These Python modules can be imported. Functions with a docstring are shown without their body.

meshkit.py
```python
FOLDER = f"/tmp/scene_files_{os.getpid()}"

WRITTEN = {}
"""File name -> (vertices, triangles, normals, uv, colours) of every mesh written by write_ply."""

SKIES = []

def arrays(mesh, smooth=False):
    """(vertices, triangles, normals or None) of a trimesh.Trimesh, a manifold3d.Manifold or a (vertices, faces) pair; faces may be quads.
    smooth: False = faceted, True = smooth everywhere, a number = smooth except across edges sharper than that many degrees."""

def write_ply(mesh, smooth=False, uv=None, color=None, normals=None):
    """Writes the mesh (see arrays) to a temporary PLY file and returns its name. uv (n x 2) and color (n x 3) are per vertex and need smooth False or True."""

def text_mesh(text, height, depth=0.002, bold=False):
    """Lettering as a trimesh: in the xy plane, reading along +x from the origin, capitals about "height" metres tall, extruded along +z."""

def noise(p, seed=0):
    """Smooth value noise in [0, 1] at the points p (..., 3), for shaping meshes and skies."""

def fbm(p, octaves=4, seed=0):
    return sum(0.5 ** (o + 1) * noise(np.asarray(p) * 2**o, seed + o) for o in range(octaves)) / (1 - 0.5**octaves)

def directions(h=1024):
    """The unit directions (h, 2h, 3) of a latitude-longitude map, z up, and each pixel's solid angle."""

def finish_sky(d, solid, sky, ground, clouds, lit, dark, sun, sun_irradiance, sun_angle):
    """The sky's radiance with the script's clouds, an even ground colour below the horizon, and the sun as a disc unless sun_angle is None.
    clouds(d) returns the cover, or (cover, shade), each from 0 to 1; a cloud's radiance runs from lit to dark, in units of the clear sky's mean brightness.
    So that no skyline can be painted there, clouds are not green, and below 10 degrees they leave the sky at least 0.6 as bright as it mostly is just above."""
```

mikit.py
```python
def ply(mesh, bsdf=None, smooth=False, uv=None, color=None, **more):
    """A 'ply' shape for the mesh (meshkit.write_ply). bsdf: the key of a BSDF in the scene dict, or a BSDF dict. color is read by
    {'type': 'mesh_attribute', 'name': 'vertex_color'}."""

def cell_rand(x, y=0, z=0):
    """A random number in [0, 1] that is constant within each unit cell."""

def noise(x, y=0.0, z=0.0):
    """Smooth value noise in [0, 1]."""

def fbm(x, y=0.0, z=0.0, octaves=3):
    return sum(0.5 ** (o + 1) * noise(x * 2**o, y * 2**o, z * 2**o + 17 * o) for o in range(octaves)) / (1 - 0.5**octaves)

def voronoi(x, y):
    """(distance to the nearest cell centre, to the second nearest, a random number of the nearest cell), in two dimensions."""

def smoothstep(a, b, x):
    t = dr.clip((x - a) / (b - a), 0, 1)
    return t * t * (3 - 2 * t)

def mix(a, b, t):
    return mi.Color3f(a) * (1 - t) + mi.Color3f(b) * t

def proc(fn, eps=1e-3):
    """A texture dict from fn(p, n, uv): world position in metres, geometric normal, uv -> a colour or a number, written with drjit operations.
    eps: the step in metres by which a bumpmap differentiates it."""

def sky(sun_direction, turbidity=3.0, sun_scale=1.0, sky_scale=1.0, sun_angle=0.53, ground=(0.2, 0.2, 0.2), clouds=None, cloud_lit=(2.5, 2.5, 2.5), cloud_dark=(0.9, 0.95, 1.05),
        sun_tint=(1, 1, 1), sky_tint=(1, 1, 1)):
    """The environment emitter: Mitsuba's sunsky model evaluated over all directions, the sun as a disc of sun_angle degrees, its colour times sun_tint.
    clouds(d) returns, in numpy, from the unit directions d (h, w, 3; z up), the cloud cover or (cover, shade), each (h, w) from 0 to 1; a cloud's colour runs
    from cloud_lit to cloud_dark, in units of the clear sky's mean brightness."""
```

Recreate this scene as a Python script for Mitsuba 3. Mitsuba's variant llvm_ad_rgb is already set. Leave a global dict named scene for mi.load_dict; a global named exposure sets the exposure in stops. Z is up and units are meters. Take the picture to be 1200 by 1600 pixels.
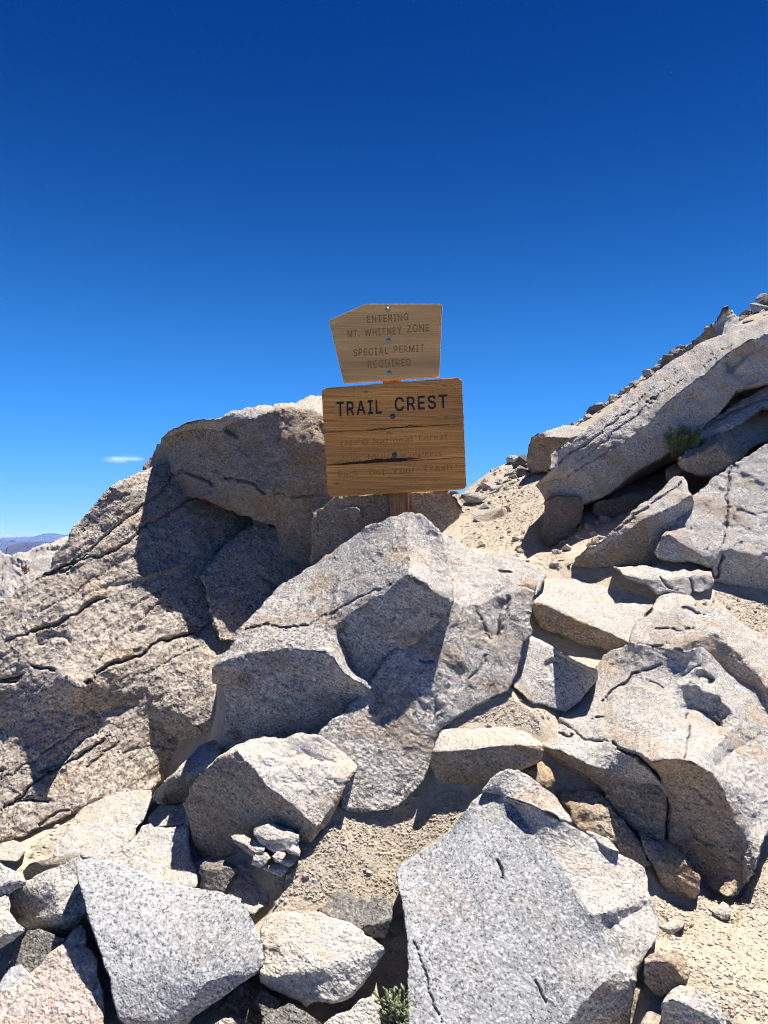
import math, numpy as np, trimesh, mitsuba as mi, mikit, meshkit
import drjit as dr
from scipy.spatial import Delaunay, ConvexHull
from scipy.interpolate import RBFInterpolator
from scipy.sparse import coo_matrix
from scipy.sparse.linalg import spsolve
import shapely, shapely.ops
from shapely.geometry import Polygon, LineString, Point
from shapely.ops import unary_union, polygonize
from mikit import noise, fbm, smoothstep, mix, proc

T = mi.ScalarTransform4f
EYE, FOC, HZ = 1.6, 1202.0, 836.0   # (HZ: the photo row at eye level)
# eye height (m) and focal length (photo pixels, 1200 wide)
SUN = (0.26, 0.13, 0.957)
exposure = 3.2

scene, labels = {}, {}
scene['type'] = 'scene'
scene['camera'] = {'type': 'perspective', 'fov': 2 * math.degrees(math.atan(600 / FOC)), 'fov_axis': 'x',
                   'near_clip': 0.05, 'far_clip': 90000.0, 'principal_point_offset_y': -(HZ - 800) / 1600,
                   'to_world': T().look_at(origin=[0, 0, EYE], target=[0, 10, EYE], up=[0, 0, 1]),
                   'medium': {'type': 'ref', 'id': 'air'}}


def air_and_wisp(d):
    """The pale veil of air that brightens the sky towards the horizon all round, and one small lens-shaped cloud low on the left."""
    az = np.degrees(np.arctan2(d[..., 0], d[..., 1])); el = np.degrees(np.arcsin(np.clip(d[..., 2], -1, 1)))
    u = (az + 18.6) / 1.55; v = (el - 5.35 - 0.10 * u) / (0.19 * np.clip(1.0 - 0.35 * u, 0.3, 2))
    n = meshkit.fbm(np.stack([az * 3, el * 12, az * 0], -1), 3, 4)
    w = np.clip(1.25 - (u * u + v * v) ** 0.9, 0, 1) ** 1.6 * (0.10 + 0.55 * n)
    veil = np.exp(-(np.maximum(el, 0) / 13.0) ** 1.5)
    return 1 - (1 - veil) * (1 - w), 1 - np.clip(w / np.maximum(1 - (1 - veil) * (1 - w), 1e-6) + .30 * np.exp(-np.maximum(el, 0) / 3.2), 0, 1)


scene['sky'] = mikit.sky(SUN, turbidity=2.2, sky_scale=0.12, ground=(0.12, 0.14, 0.17), clouds=air_and_wisp, sky_tint=(0.03, 0.60, 1.80), sun_tint=(0.93, 1.0, 1.13),
                         cloud_lit=(12.0, 12.6, 13.5), cloud_dark=(0.9, 5.0, 13.2))

# ------------------------------------------------------------------ materials
def C(r, g, b): return mi.Color3f(float(r), float(g), float(b))


def granite(base, dark=0.2, size=0.0075, stain=(0.42, 0.27, 0.14), stain_amt=0.3, dust=0.0, lichen=0.0, warm=0.0, contrast=1.0):
    """Salt-and-pepper granite: feldspar, quartz and mica grains, rust stains, dark lichen, sand lying on level places."""
    k = 1.0 / size
    b = np.array(base) * 0.60
    def fn(p, n, uv):
        wx = p.x + 0.6 * p.y; wy = p.y - 0.6 * p.x; wz = p.z + 0.3 * p.x
        a = noise(wx * k, wy * k, wz * k)
        c = noise(wx * k * 2.1 + 31, wy * k * 2.1, wz * k * 2.1)
        e = noise(wx * k * 0.55 + 11, wy * k * 0.55, wz * k * 0.55)
        g = 0.46 * a + 0.34 * c + 0.20 * e
        lo = smoothstep(dark + 0.20, dark + 0.10, g)
        hi = smoothstep(0.54, 0.68, g)
        big = fbm(wx * 3.1, wy * 3.1, wz * 3.1, 3)
        med = fbm(wx * 17 + 5, wy * 17, wz * 17, 3)
        col = C(*b) * (0.70 + 0.34 * big + 0.36 * (med - 0.5)) * (0.80 + 0.40 * g)
        col = mix(col, C(*np.clip(b * 1.42 + 0.04, 0, 0.84)), hi * 0.85 * contrast)
        col = mix(col, C(*(b * 0.26)), lo * 0.85 * contrast)
        st = smoothstep(0.50, 0.74, fbm(wx * 5 + 9, wy * 5, wz * 9, 3)) * stain_amt
        col = mix(col, C(*[x * .62 for x in stain]) * (0.6 + 0.8 * g), st)
        if lichen:
            li = smoothstep(0.56, 0.66, 0.6 * med + 0.4 * c) * smoothstep(0.40, 0.56, big)
            col = mix(col, C(0.050, 0.045, 0.038), li * lichen)
        if dust:
            du = smoothstep(0.72, 0.95, n.z) * smoothstep(0.42, 0.62, 0.5 * big + 0.5 * med) * dust
            col = mix(col, C(0.28, 0.24, 0.18) * (0.75 + 0.5 * c), du)
        return col
    return fn


def grain_bump(k, pits=0.5, amp2=0.35):
    """Small relief of broken rock, a height from 0 to 1: grain of several sizes, and pits."""
    def fn(p, n, uv):
        x, y, z = p.x + 0.45 * p.y, p.y - 0.5 * p.x + 0.2 * p.z, p.z + 0.3 * p.x
        a = fbm(x * k, y * k, z * k, 3)
        b = noise(y * k * 3.1, z * k * 3.1, x * k * 3.1)
        return 0.5 * a + amp2 * b - pits * 0.5 * smoothstep(.60, .72, 0.55 * noise(z * k * 1.4 + 3, x * k * 1.4, y * k * 1.4) + 0.45 * b)
    return fn


ROUGH = grain_bump(84.0)
def BEDDED(p, n, uv):
    """Pitted relief drawn out along the bedding of the left slab."""
    v = -0.55 * p.x - 0.25 * p.y + 0.80 * p.z; u = 0.8 * p.x + 0.55 * p.z; w = p.y + .3 * p.x
    k = 0.03 * noise(p.x * 9, p.y * 9, p.z * 9)
    a = fbm(u * 22, (v + k) * 62, w * 30, 3); b = noise(u * 95, v * 150, w * 110)
    return 0.55 * a + 0.30 * b - 0.6 * smoothstep(.60, .70, 0.6 * noise(u * 40 + 3, v * 95, w * 50) + .4 * b)
PITTED = grain_bump(70.0, 1.2)
FLAT = grain_bump(80.0, 0.2)


def stone_mat(key, fn, rough=0.85, scale=0.015, bump=ROUGH):
    scene[key] = {'type': 'bumpmap', 'scale': scale, 'arbitrary': proc(bump, 1.5e-3),
                  'nested': {'type': 'principled', 'base_color': proc(fn), 'roughness': rough, 'specular': 0.3}}
    return key


stone_mat('granite_blue', granite((0.375, 0.395, 0.415), 0.21, 0.0065, stain_amt=0.10, contrast=1.15), scale=0.008, bump=FLAT)
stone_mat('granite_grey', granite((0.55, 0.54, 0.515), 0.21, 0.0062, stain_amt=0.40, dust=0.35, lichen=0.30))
stone_mat('granite_pale', granite((0.58, 0.565, 0.53), 0.17, 0.0064, stain_amt=0.22, dust=0.55))
stone_mat('granite_brown', granite((0.45, 0.405, 0.355), 0.22, 0.0085, stain_amt=0.25, lichen=0.45, contrast=1.15), scale=0.016, bump=BEDDED)
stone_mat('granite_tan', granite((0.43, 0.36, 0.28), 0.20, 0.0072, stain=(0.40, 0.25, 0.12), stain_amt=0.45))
stone_mat('granite_pink', granite((0.55, 0.47, 0.42), 0.17, 0.0085, stain=(0.50, 0.27, 0.19), stain_amt=0.50))
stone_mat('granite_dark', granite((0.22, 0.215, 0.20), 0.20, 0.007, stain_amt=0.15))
stone_mat('granite_lichen', granite((0.56, 0.545, 0.515), 0.21, 0.0068, stain_amt=0.40, lichen=0.8), scale=0.020, bump=PITTED)


def sand(p, n, uv):
    a = noise(p.x * 190, p.y * 190, p.z * 190); b_ = fbm(p.x * 40, p.y * 40, p.z * 40, 2); c = fbm(p.x * 2.3, p.y * 2.3, 0.0, 3)
    col = mix(C(0.288, 0.252, 0.198), C(0.345, 0.312, 0.258), c) * (0.68 + 0.55 * b_)
    col = mix(col, C(0.34, 0.32, 0.285), smoothstep(0.70, 0.82, a) * 0.7)
    return mix(col, C(0.16, 0.12, 0.08), smoothstep(0.26, 0.16, a) * 0.7)


stone_mat('sand', sand, 0.95, 0.010, grain_bump(90.0))


def plain_mat(key, fn, rough=0.8, **more):
    scene[key] = {'type': 'twosided', 'nested': {'type': 'principled', 'base_color': proc(fn) if callable(fn) else {'type': 'rgb', 'value': list(fn)}, 'roughness': rough, **more}}


plain_mat('far_ground', lambda p, n, uv: mix(C(0.030, 0.032, 0.034), C(0.018, 0.022, 0.024), smoothstep(0.4, 0.6, fbm(p.x * .004, p.y * .004, p.z * .01, 3))), 0.95)

# ------------------------------------------------------------------ tracing helpers: photo pixel + distance -> place in the world
def ray(px, py): return np.stack([(np.asarray(px, float) - 600) / FOC, np.ones_like(np.asarray(px, float)), (HZ - np.asarray(py, float)) / FOC], -1)
def P(px, py, d): return ray(px, py) * np.asarray(d, float)[..., None] + np.array([0, 0, EYE])


ROT = [trimesh.transformations.euler_matrix(*np.random.RandomState(s).rand(3) * 6)[:3, :3] for s in range(24)]
def vfbm(p, wave, octs, seed=0, gain=0.5, ridge=False):
    out, amp, tot = 0, 1.0, 0
    for o in range(octs):
        v = meshkit.noise((p @ ROT[(seed + o) % 24].T) * (2 ** o / wave) + 7.3 * o, seed + o)
        out = out + amp * ((1 - np.abs(2 * v - 1)) if ridge else v); tot += amp; amp *= gain
    return out / tot


def broken(V, nn, cell, tilt, seed):
    """Relief of small flat break faces: the upper envelope of randomly tilted planes, one for each cell."""
    from scipy.spatial import cKDTree
    r = np.random.RandomState(seed); lo, hi = V.min(0) - cell, V.max(0) + cell
    m = int(min(6000, max(12, np.prod((hi - lo) / cell) * 1.1)))
    near = V[r.randint(len(V), size=min(m, 4000))] + r.normal(size=(min(m, 4000), 3)) * cell * .4
    t = cKDTree(near[np.unique((near / (cell * .7)).astype(int), axis=0, return_index=True)[1]]); c = t.data
    g = r.normal(size=(len(c), 3)) * tilt; o = r.normal(size=len(c)) * cell * tilt * .35
    k = min(3, len(c)); dd, ii = t.query(V, k=k)
    if k == 1: dd, ii = dd[:, None], ii[:, None]
    h = o[ii] + np.einsum('nkj,nkj->nk', g[ii], V[:, None] - c[ii]) - np.maximum(dd - dd[:, :1], 0) * tilt * 1.6
    return h.max(1)


def seg_dist(q, line):
    """Distance from points q to a polyline, the signed side, and the fraction along it."""
    line = np.asarray(line, float); best = np.full(len(q), 1e9); side = np.zeros(len(q)); at = np.zeros(len(q))
    L = np.r_[0, np.cumsum(np.linalg.norm(np.diff(line, axis=0), axis=1))]
    for i in range(len(line) - 1):
        a, b = line[i], line[i + 1]; ab = b - a
        t = np.clip(((q - a) @ ab) / (ab @ ab), 0, 1)
        dv = q - (a + t[:, None] * ab); dd = np.hypot(*dv.T)
        s = ab[0] * (q - a)[:, 1] - ab[1] * (q - a)[:, 0]
        m = dd < best
        best[m], side[m], at[m] = dd[m], s[m], (L[i] + t[m] * (L[i + 1] - L[i])) / L[-1]
    return best, side, at


REPORT = []
ZB = np.full((850, 650), 1e9)      # how far away the nearest rock is, along each sight line (2-pixel cells)
def zmark(q, d, F):
    for t in np.linspace(0, 1, 4):
        for s in np.linspace(0, 1 - t, 4):
            c = q[F[:, 0]] * (1 - t - s) + q[F[:, 1]] * t + q[F[:, 2]] * s; dd = d[F[:, 0]] * (1 - t - s) + d[F[:, 1]] * t + d[F[:, 2]] * s
            i, j = (c[:, 1] / 2).astype(int), ((c[:, 0] + 50) / 2).astype(int); ok = (i >= 0) & (i < 850) & (j >= 0) & (j < 650)
            np.minimum.at(ZB, (i[ok], j[ok]), dd[ok])
def rock_mesh(outline, lines, faces, anchors, thick=0.5, h=2.8, rough=0.012, wave=0.14, strata=0.0, bed=(0.3, 0.3, 1), warp=2.6, smooth=0, cracks=(), steps=(), down=0.25, shrink=0.25, seed=0, chips=0.0, name=''):
    """A rock from its facets: their outline as seen from the camera, each facet's direction, and how far away it is.  The facets'
    corners are placed so that the facets face that way; the back is closed as a body 'thick' metres deep."""
    ol = LineString(list(outline) + [outline[0]])
    geo = [ol] + [LineString(l) for l in lines]
    for i in range(1, len(geo)):          # let the ends of the crease lines reach the line they nearly touch
        cs = [np.array(c) for c in geo[i].coords]
        for e, o in ((0, 1), (-1, -2)):
            rest = unary_union(geo[:i] + geo[i + 1:]); dd = rest.distance(Point(cs[e]))
            if 0 < dd < 5:
                t = np.array(shapely.ops.nearest_points(Point(cs[e]), rest)[1].coords[0]); t = t + (t - cs[e]) / dd * .3
                cs = [t] + cs if e == 0 else cs + [t]
        geo[i] = LineString(cs)
    polys = [p for p in polygonize(unary_union(geo)) if p.area > 3]
    dangles = shapely.polygonize_full([unary_union(geo)])[2]
    if dangles.length > 12: REPORT.append((name, [('DANGLE', dangles.wkt[:300])], 0, 0, 0))
    body = Polygon(outline).buffer(0)
    polys = [p for p in polys if body.contains(p.representative_point())]
    norms, fmat = [], []
    for p in polys:
        inside = [f for f in faces if p.contains(Point(f[0], f[1]))]
        f = inside[0] if inside else min(faces, key=lambda f: p.distance(Point(f[0], f[1])))
        n = np.array(f[2:5], float); norms.append(n / np.linalg.norm(n)); fmat.append(f[5] if len(f) > 5 else None)
    # corners and their distances
    ids, pts = {}, []
    def vid(c):
        k = (round(c[0], 2), round(c[1], 2))
        if k not in ids: ids[k] = len(pts); pts.append(k)
        return ids[k]
    rings = [[vid(c) for c in p.exterior.coords[:-1]] for p in polys]
    pts = np.array(pts, float); R = ray(pts[:, 0], pts[:, 1]); N = len(pts)
    rows, rhs = [], []
    for ring, n in zip(rings, norms):
        m = len(ring); nr = R[ring] @ n
        nr = np.where(np.abs(nr) < 0.08, np.sign(nr) * 0.08 + (nr == 0) * -0.08, nr)
        for i in range(m):
            for j in (1, max(2, m // 2)):
                a, b = i, (i + j) % m
                if a == b: continue
                row = np.zeros(N); row[ring[a]] += nr[a]; row[ring[b]] -= nr[b]; rows.append(row); rhs.append(0)
    for ax, ay, ad in anchors:
        if isinstance(ad, str): ad = ZB[int(ay / 2) - 1:int(ay / 2) + 2, int((ax + 50) / 2) - 1:int((ax + 50) / 2) + 2].min() + float(ad)      # resting on the rock built before it
        row = np.zeros(N); row[np.argmin(np.hypot(pts[:, 0] - ax, pts[:, 1] - ay))] = 6.0; rows.append(row); rhs.append(6.0 * ad)
    D = np.linalg.lstsq(np.array(rows), np.array(rhs), rcond=None)[0]
    D = np.clip(D, 0.5 * np.median(D), 2.0 * np.median(D))
    # fine mesh
    key2, q, w, tris, tmat = {}, [], [], [], []
    def add(c, wv):
        k = (round(c[0], 3), round(c[1], 3))
        if k not in key2: key2[k] = len(q); q.append(k); w.append(wv)
        return key2[k]
    rng = np.random.RandomState(seed + 5)
    for p, ring in zip(polys, rings):
        loc, lw = [], []
        m = len(ring)
        for i in range(m):
            ia, ib = ring[i], ring[(i + 1) % m]
            if ia > ib: A, B, rev = ib, ia, True
            else: A, B, rev = ia, ib, False
            k = max(1, int(round(np.hypot(*(pts[A] - pts[B])) / h)))
            tt = np.arange(k + 1) / k
            c = pts[A] + tt[:, None] * (pts[B] - pts[A]); wv = 1 / D[A] + tt * (1 / D[B] - 1 / D[A])
            if rev: c, wv = c[::-1], wv[::-1]
            loc += list(c[:-1]); lw += list(wv[:-1])
        nb = len(loc)
        x0, y0, x1, y1 = p.bounds
        gx, gy = np.meshgrid(np.arange(x0, x1, h), np.arange(y0, y1, h * 0.866)); gx[1::2] += h / 2
        g = np.c_[gx.ravel(), gy.ravel()] + rng.uniform(-.22, .22, (gx.size, 2)) * h
        inner = p.buffer(-0.55 * h)
        if not inner.is_empty: g = g[shapely.contains_xy(inner, g[:, 0], g[:, 1])]
        else: g = g[:0]
        L = np.vstack([np.array(loc), g])
        tri = Delaunay(L).simplices
        cen = L[tri].mean(1)
        a = L[tri]; area = 0.5 * ((a[:, 1, 0] - a[:, 0, 0]) * (a[:, 2, 1] - a[:, 0, 1]) - (a[:, 2, 0] - a[:, 0, 0]) * (a[:, 1, 1] - a[:, 0, 1]))
        tri = tri[shapely.contains_xy(p, cen[:, 0], cen[:, 1]) & (np.abs(area) > 1e-4)]
        W = np.r_[np.array(lw), np.zeros(len(g))]
        if len(g):
            I, J, X = [], [], []
            for c in range(3):
                i, j, k = tri[:, c], tri[:, (c + 1) % 3], tri[:, (c + 2) % 3]
                u, v = L[i] - L[k], L[j] - L[k]
                cot = np.clip((u * v).sum(1) / np.maximum(np.abs(u[:, 0] * v[:, 1] - u[:, 1] * v[:, 0]), 1e-9), -20, 20)
                I += [i, j, i, j]; J += [j, i, i, j]; X += [-cot, -cot, cot, cot]
            A = coo_matrix((np.concatenate(X), (np.concatenate(I), np.concatenate(J))), shape=(len(L), len(L))).tocsr()
            free = np.arange(nb, len(L))
            Aff = A[free][:, free] + 1e-9 * coo_matrix((np.ones(len(free)), (np.arange(len(free)),) * 2)).tocsr()
            W[free] = spsolve(Aff.tocsc(), -A[free][:, :nb] @ W[:nb])
        idx = np.array([add(c, wv) for c, wv in zip(L, W)])
        tri = idx[tri]
        tris.append(tri); tmat += [fmat[len(tris) - 1]] * len(tri)
    #ar = sum(np.abs(np.cross(np.array(q)[t][:, 1] - np.array(q)[t][:, 0], np.array(q)[t][:, 2] - np.array(q)[t][:, 0])).sum() / 2 for t in tris)
    #if abs(ar - body.area) > 8: print('HOLE', name, body.area, ar, sum(p.area for p in polys), [(p.representative_point().coords[0], p.area) for p in polys])
    q = np.array(q); d = 1 / np.maximum(np.array(w), 1e-3); F = np.vstack(tris)
    q2 = q.copy()
    jit = np.c_[q / 16, np.full(len(q), seed * 1.7)]
    for o, (lam, am) in enumerate(((34, 1.0), (13, 0.7), (6, 0.35))):
        z = np.c_[q / lam, np.full(len(q), seed * 3.1 + o)]
        q2[:, 0] += warp * am * 2 * (meshkit.noise(z, 11 + o) - .5); q2[:, 1] += warp * am * 2 * (meshkit.noise(z, 21 + o) - .5)
    V = P(q2[:, 0], q2[:, 1], d)
    # orient towards the eye
    fn = np.cross(V[F[:, 1]] - V[F[:, 0]], V[F[:, 2]] - V[F[:, 0]])
    flip = (fn * (V[F[:, 0]] - [0, 0, EYE])).sum(1) > 0
    F[flip] = F[flip][:, ::-1]
    nf = len(V); zmark(q, d, F)
    # close the body at the back
    E = np.vstack([F[:, [0, 1]], F[:, [1, 2]], F[:, [2, 0]]])
    code = np.minimum(E[:, 0], E[:, 1]) * nf + np.maximum(E[:, 0], E[:, 1])
    uq, first, cnt = np.unique(code, return_index=True, return_counts=True)
    B = E[first[cnt == 1]]
    c0 = V.mean(0); view = c0 - [0, 0, EYE]; view /= np.linalg.norm(view)
    back = view * [1, 1, 0.35] - [0, 0, down]; back /= np.linalg.norm(back)
    bv = np.unique(B); prev = {v: v for v in bv}; allV = [V]; allF = [F]; n0 = nf
    ringm = None
    cq = q2.mean(0); span = V.max(0) - V.min(0)
    for t, s in ((0.12, 0.0), (0.35, 0.02), (0.65, 0.10), (1.0, shrink)):
        qk = q2[bv] * (1 - s) + cq * s
        dk = np.maximum(d[bv] + t * thick, (d.max() * t + d[bv] * (1 - t)) + .3 * t * thick)
        nv = P(qk[:, 0], qk[:, 1], dk) - np.array([0, 0, down * t * t * thick * .5])
        m = {v: n0 + i for i, v in enumerate(bv)}
        a, b = B[:, 0], B[:, 1]
        pa, pb = np.array([prev[x] for x in a]), np.array([prev[x] for x in b]); na, nb_ = np.array([m[x] for x in a]), np.array([m[x] for x in b])
        allF += [np.c_[pb, pa, na], np.c_[pb, na, nb_]]; allV.append(nv); n0 += len(bv); prev = m
    allV.append(allV[-1].mean(0)[None] + back * 0.02)
    a, b = B[:, 0], B[:, 1]
    allF.append(np.c_[[prev[x] for x in b], [prev[x] for x in a], np.full(len(a), n0)])
    V, F = np.vstack(allV), np.vstack(allF)
    # soften the creases a little
    if smooth:
        E = np.vstack([F[:, [0, 1]], F[:, [1, 2]], F[:, [2, 0]]]); n = len(V)
        A = coo_matrix((np.ones(2 * len(E)), (np.r_[E[:, 0], E[:, 1]], np.r_[E[:, 1], E[:, 0]])), shape=(n, n)).tocsr()
        A.data[:] = 1; deg = np.maximum(np.asarray(A.sum(1)).ravel(), 1)
        lock = np.ones(n); lock[nf:] = 0.0; lock[bv] = 0.4
        for _ in range(smooth): V = V + (0.5 * lock)[:, None] * ((A @ V) / deg[:, None] - V)
    def vnorm():
        f = np.cross(V[F[:, 1]] - V[F[:, 0]], V[F[:, 2]] - V[F[:, 0]]); n = np.zeros_like(V)
        for k in range(3): np.add.at(n, F[:, k], f)
        return n / np.maximum(np.linalg.norm(n, axis=1, keepdims=True), 1e-12)
    nn = vnorm()
    disp = rough * 1.3 * (vfbm(V, wave, 6, seed, 0.62) - 0.5)
    fr = rough / 0.012
    disp += fr * (broken(V, nn, wave * 0.75, 0.075, seed + 40) * .7 + broken(V, nn, wave * 0.28, 0.11, seed + 50) * .75)
    disp += rough * 0.35 * (vfbm(V, wave * 0.3, 3, seed + 3, 0.6, True) - 0.62)
    if chips:
        r = vfbm(V, 0.05, 2, seed + 9); disp -= chips * np.clip((r - 0.56) / 0.05, 0, 1)
    if strata:
        bd = np.array(bed, float); bd /= np.linalg.norm(bd)
        u = np.cross(bd, [0.2, 0.9, 0.1]); u /= np.linalg.norm(u); v = np.cross(bd, u)
        Q = np.c_[V @ u / 0.30, V @ v / 0.22, V @ bd / 0.035]
        s1 = meshkit.fbm(Q, 3, seed + 4)
        Q2 = np.c_[V @ u / 0.11, V @ v / 0.09, V @ bd / 0.018]
        s2 = meshkit.fbm(Q2, 2, seed + 6)
        disp += strata * (1.6 * (np.round(s1 * 5) / 5 * 0.6 + s1 * 0.4 - 0.5) + 0.7 * (s2 - 0.5))
    disp[nf:] *= .5; cut = np.zeros(nf)
    for c in cracks:
        line, wd, dp = c
        ln = np.array(line, float)
        r, _, at = seg_dist(q + 4.0 * np.c_[meshkit.noise(np.c_[q / 11, q[:, :1] * 0 + 3], 3) - .5, meshkit.noise(np.c_[q / 11, q[:, :1] * 0 + 9], 4) - .5], ln)
        taper = np.clip(np.minimum(at, 1 - at) * 6, 0.15, 1) * (0.55 + 0.9 * meshkit.noise(np.c_[q / 25, q[:, :1] * 0], 8))
        cut += dp * np.exp(-(r / (0.62 * wd * taper + 0.45)) ** 2)
    for s in steps:
        line, dp, fall = s[:3]; cw = s[3] if len(s) > 3 else 3.0          # below the line (to its right going along it) the surface is set back
        qq = q + 9.0 * np.c_[meshkit.noise(np.c_[q / 14, q[:, :1] * 0 + 5], 5) - .5, meshkit.noise(np.c_[q / 14, q[:, :1] * 0 + 2], 6) - .5]
        r, side, at = seg_dist(qq, np.array(line, float))
        taper = np.clip(np.minimum(at, 1 - at) * 5, 0, 1)
        g = np.clip(r / cw, 0, 1) * np.exp(-np.maximum(r - cw, 0) / fall)
        cut += np.where(side > 0, dp * taper * g, 0)
    k = len(bv); disp[nf:nf + k] = disp[bv]; disp[nf + k:nf + 2 * k] = disp[bv] * .6
    V = V + nn * disp[:, None]
    sight = V[:nf] - [0, 0, EYE]; sight /= np.linalg.norm(sight, axis=1, keepdims=True)
    cut = cut / np.clip(-(nn[:nf] * sight).sum(1), .45, 1)
    V[:nf] += sight * cut[:, None]; V[nf:nf + k] += sight[bv] * cut[bv][:, None]
    bad = []
    for p, ring, n in zip(polys, rings, norms):
        X = P(pts[ring, 0], pts[ring, 1], D[ring]); a = np.zeros(3)
        for i in range(len(ring)): a += np.cross(X[i], X[(i + 1) % len(ring)])
        a /= np.linalg.norm(a) + 1e-12
        if a @ (X.mean(0) - [0, 0, EYE]) > 0: a = -a
        ang = math.degrees(math.acos(np.clip(a @ n, -1, 1)))
        if ang > 14: bad.append((tuple(int(c) for c in p.representative_point().coords[0]), np.round(n, 2).tolist(), np.round(a, 2).tolist(), int(ang), int(p.area)))
    REPORT.append((name, bad, d.min(), d.max(), len(F)))
    return V, F, np.array(tmat + [None] * (len(F) - len(tmat)), object)


KEYS = {}
def numbered(name):
    KEYS[name] = KEYS.get(name, 0) + 1
    return name if KEYS[name] == 1 else f'{name}_{KEYS[name] - 1:03d}'


SEED = [0]
def rock(kind, label, mat, outline, lines, faces, anchors, group=None, cat=None, **kw):
    SEED[0] += 1
    key = numbered(kind)
    V, F, fm = rock_mesh(outline, lines, faces, anchors, seed=SEED[0], name=f'{key}:{label[:26]}', **kw)
    kinds = sorted({m for m in fm if m})
    f = np.cross(V[F[:, 1]] - V[F[:, 0]], V[F[:, 2]] - V[F[:, 0]]); nv = np.zeros_like(V)
    for k in range(3): np.add.at(nv, F[:, k], f)
    nv /= np.maximum(np.linalg.norm(nv, axis=1, keepdims=True), 1e-12)
    for m in [None] + kinds:
        sel = F[[x == m for x in fm]] if kinds else F
        used, inv = np.unique(sel, return_inverse=True)
        k = key if not kinds else key + ('__body' if m is None else '__' + m.split('_')[1] + '_face')
        path = meshkit.write_ply((V[used], inv.reshape(-1, 3)), normals=nv[used])
        scene[k] = {'type': 'ply', 'filename': path, 'face_normals': False, 'bsdf': {'type': 'ref', 'id': m or mat}}
    labels[key] = {'label': label, 'category': cat or {'slab': 'rock slab', 'stone': 'stone', 'boulder': 'boulder'}[kind]}
    if group: labels[key]['group'] = group
    return key
# ------------------------------------------------------------------ the rocks (corner points traced in photo pixels)
S = slice
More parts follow.
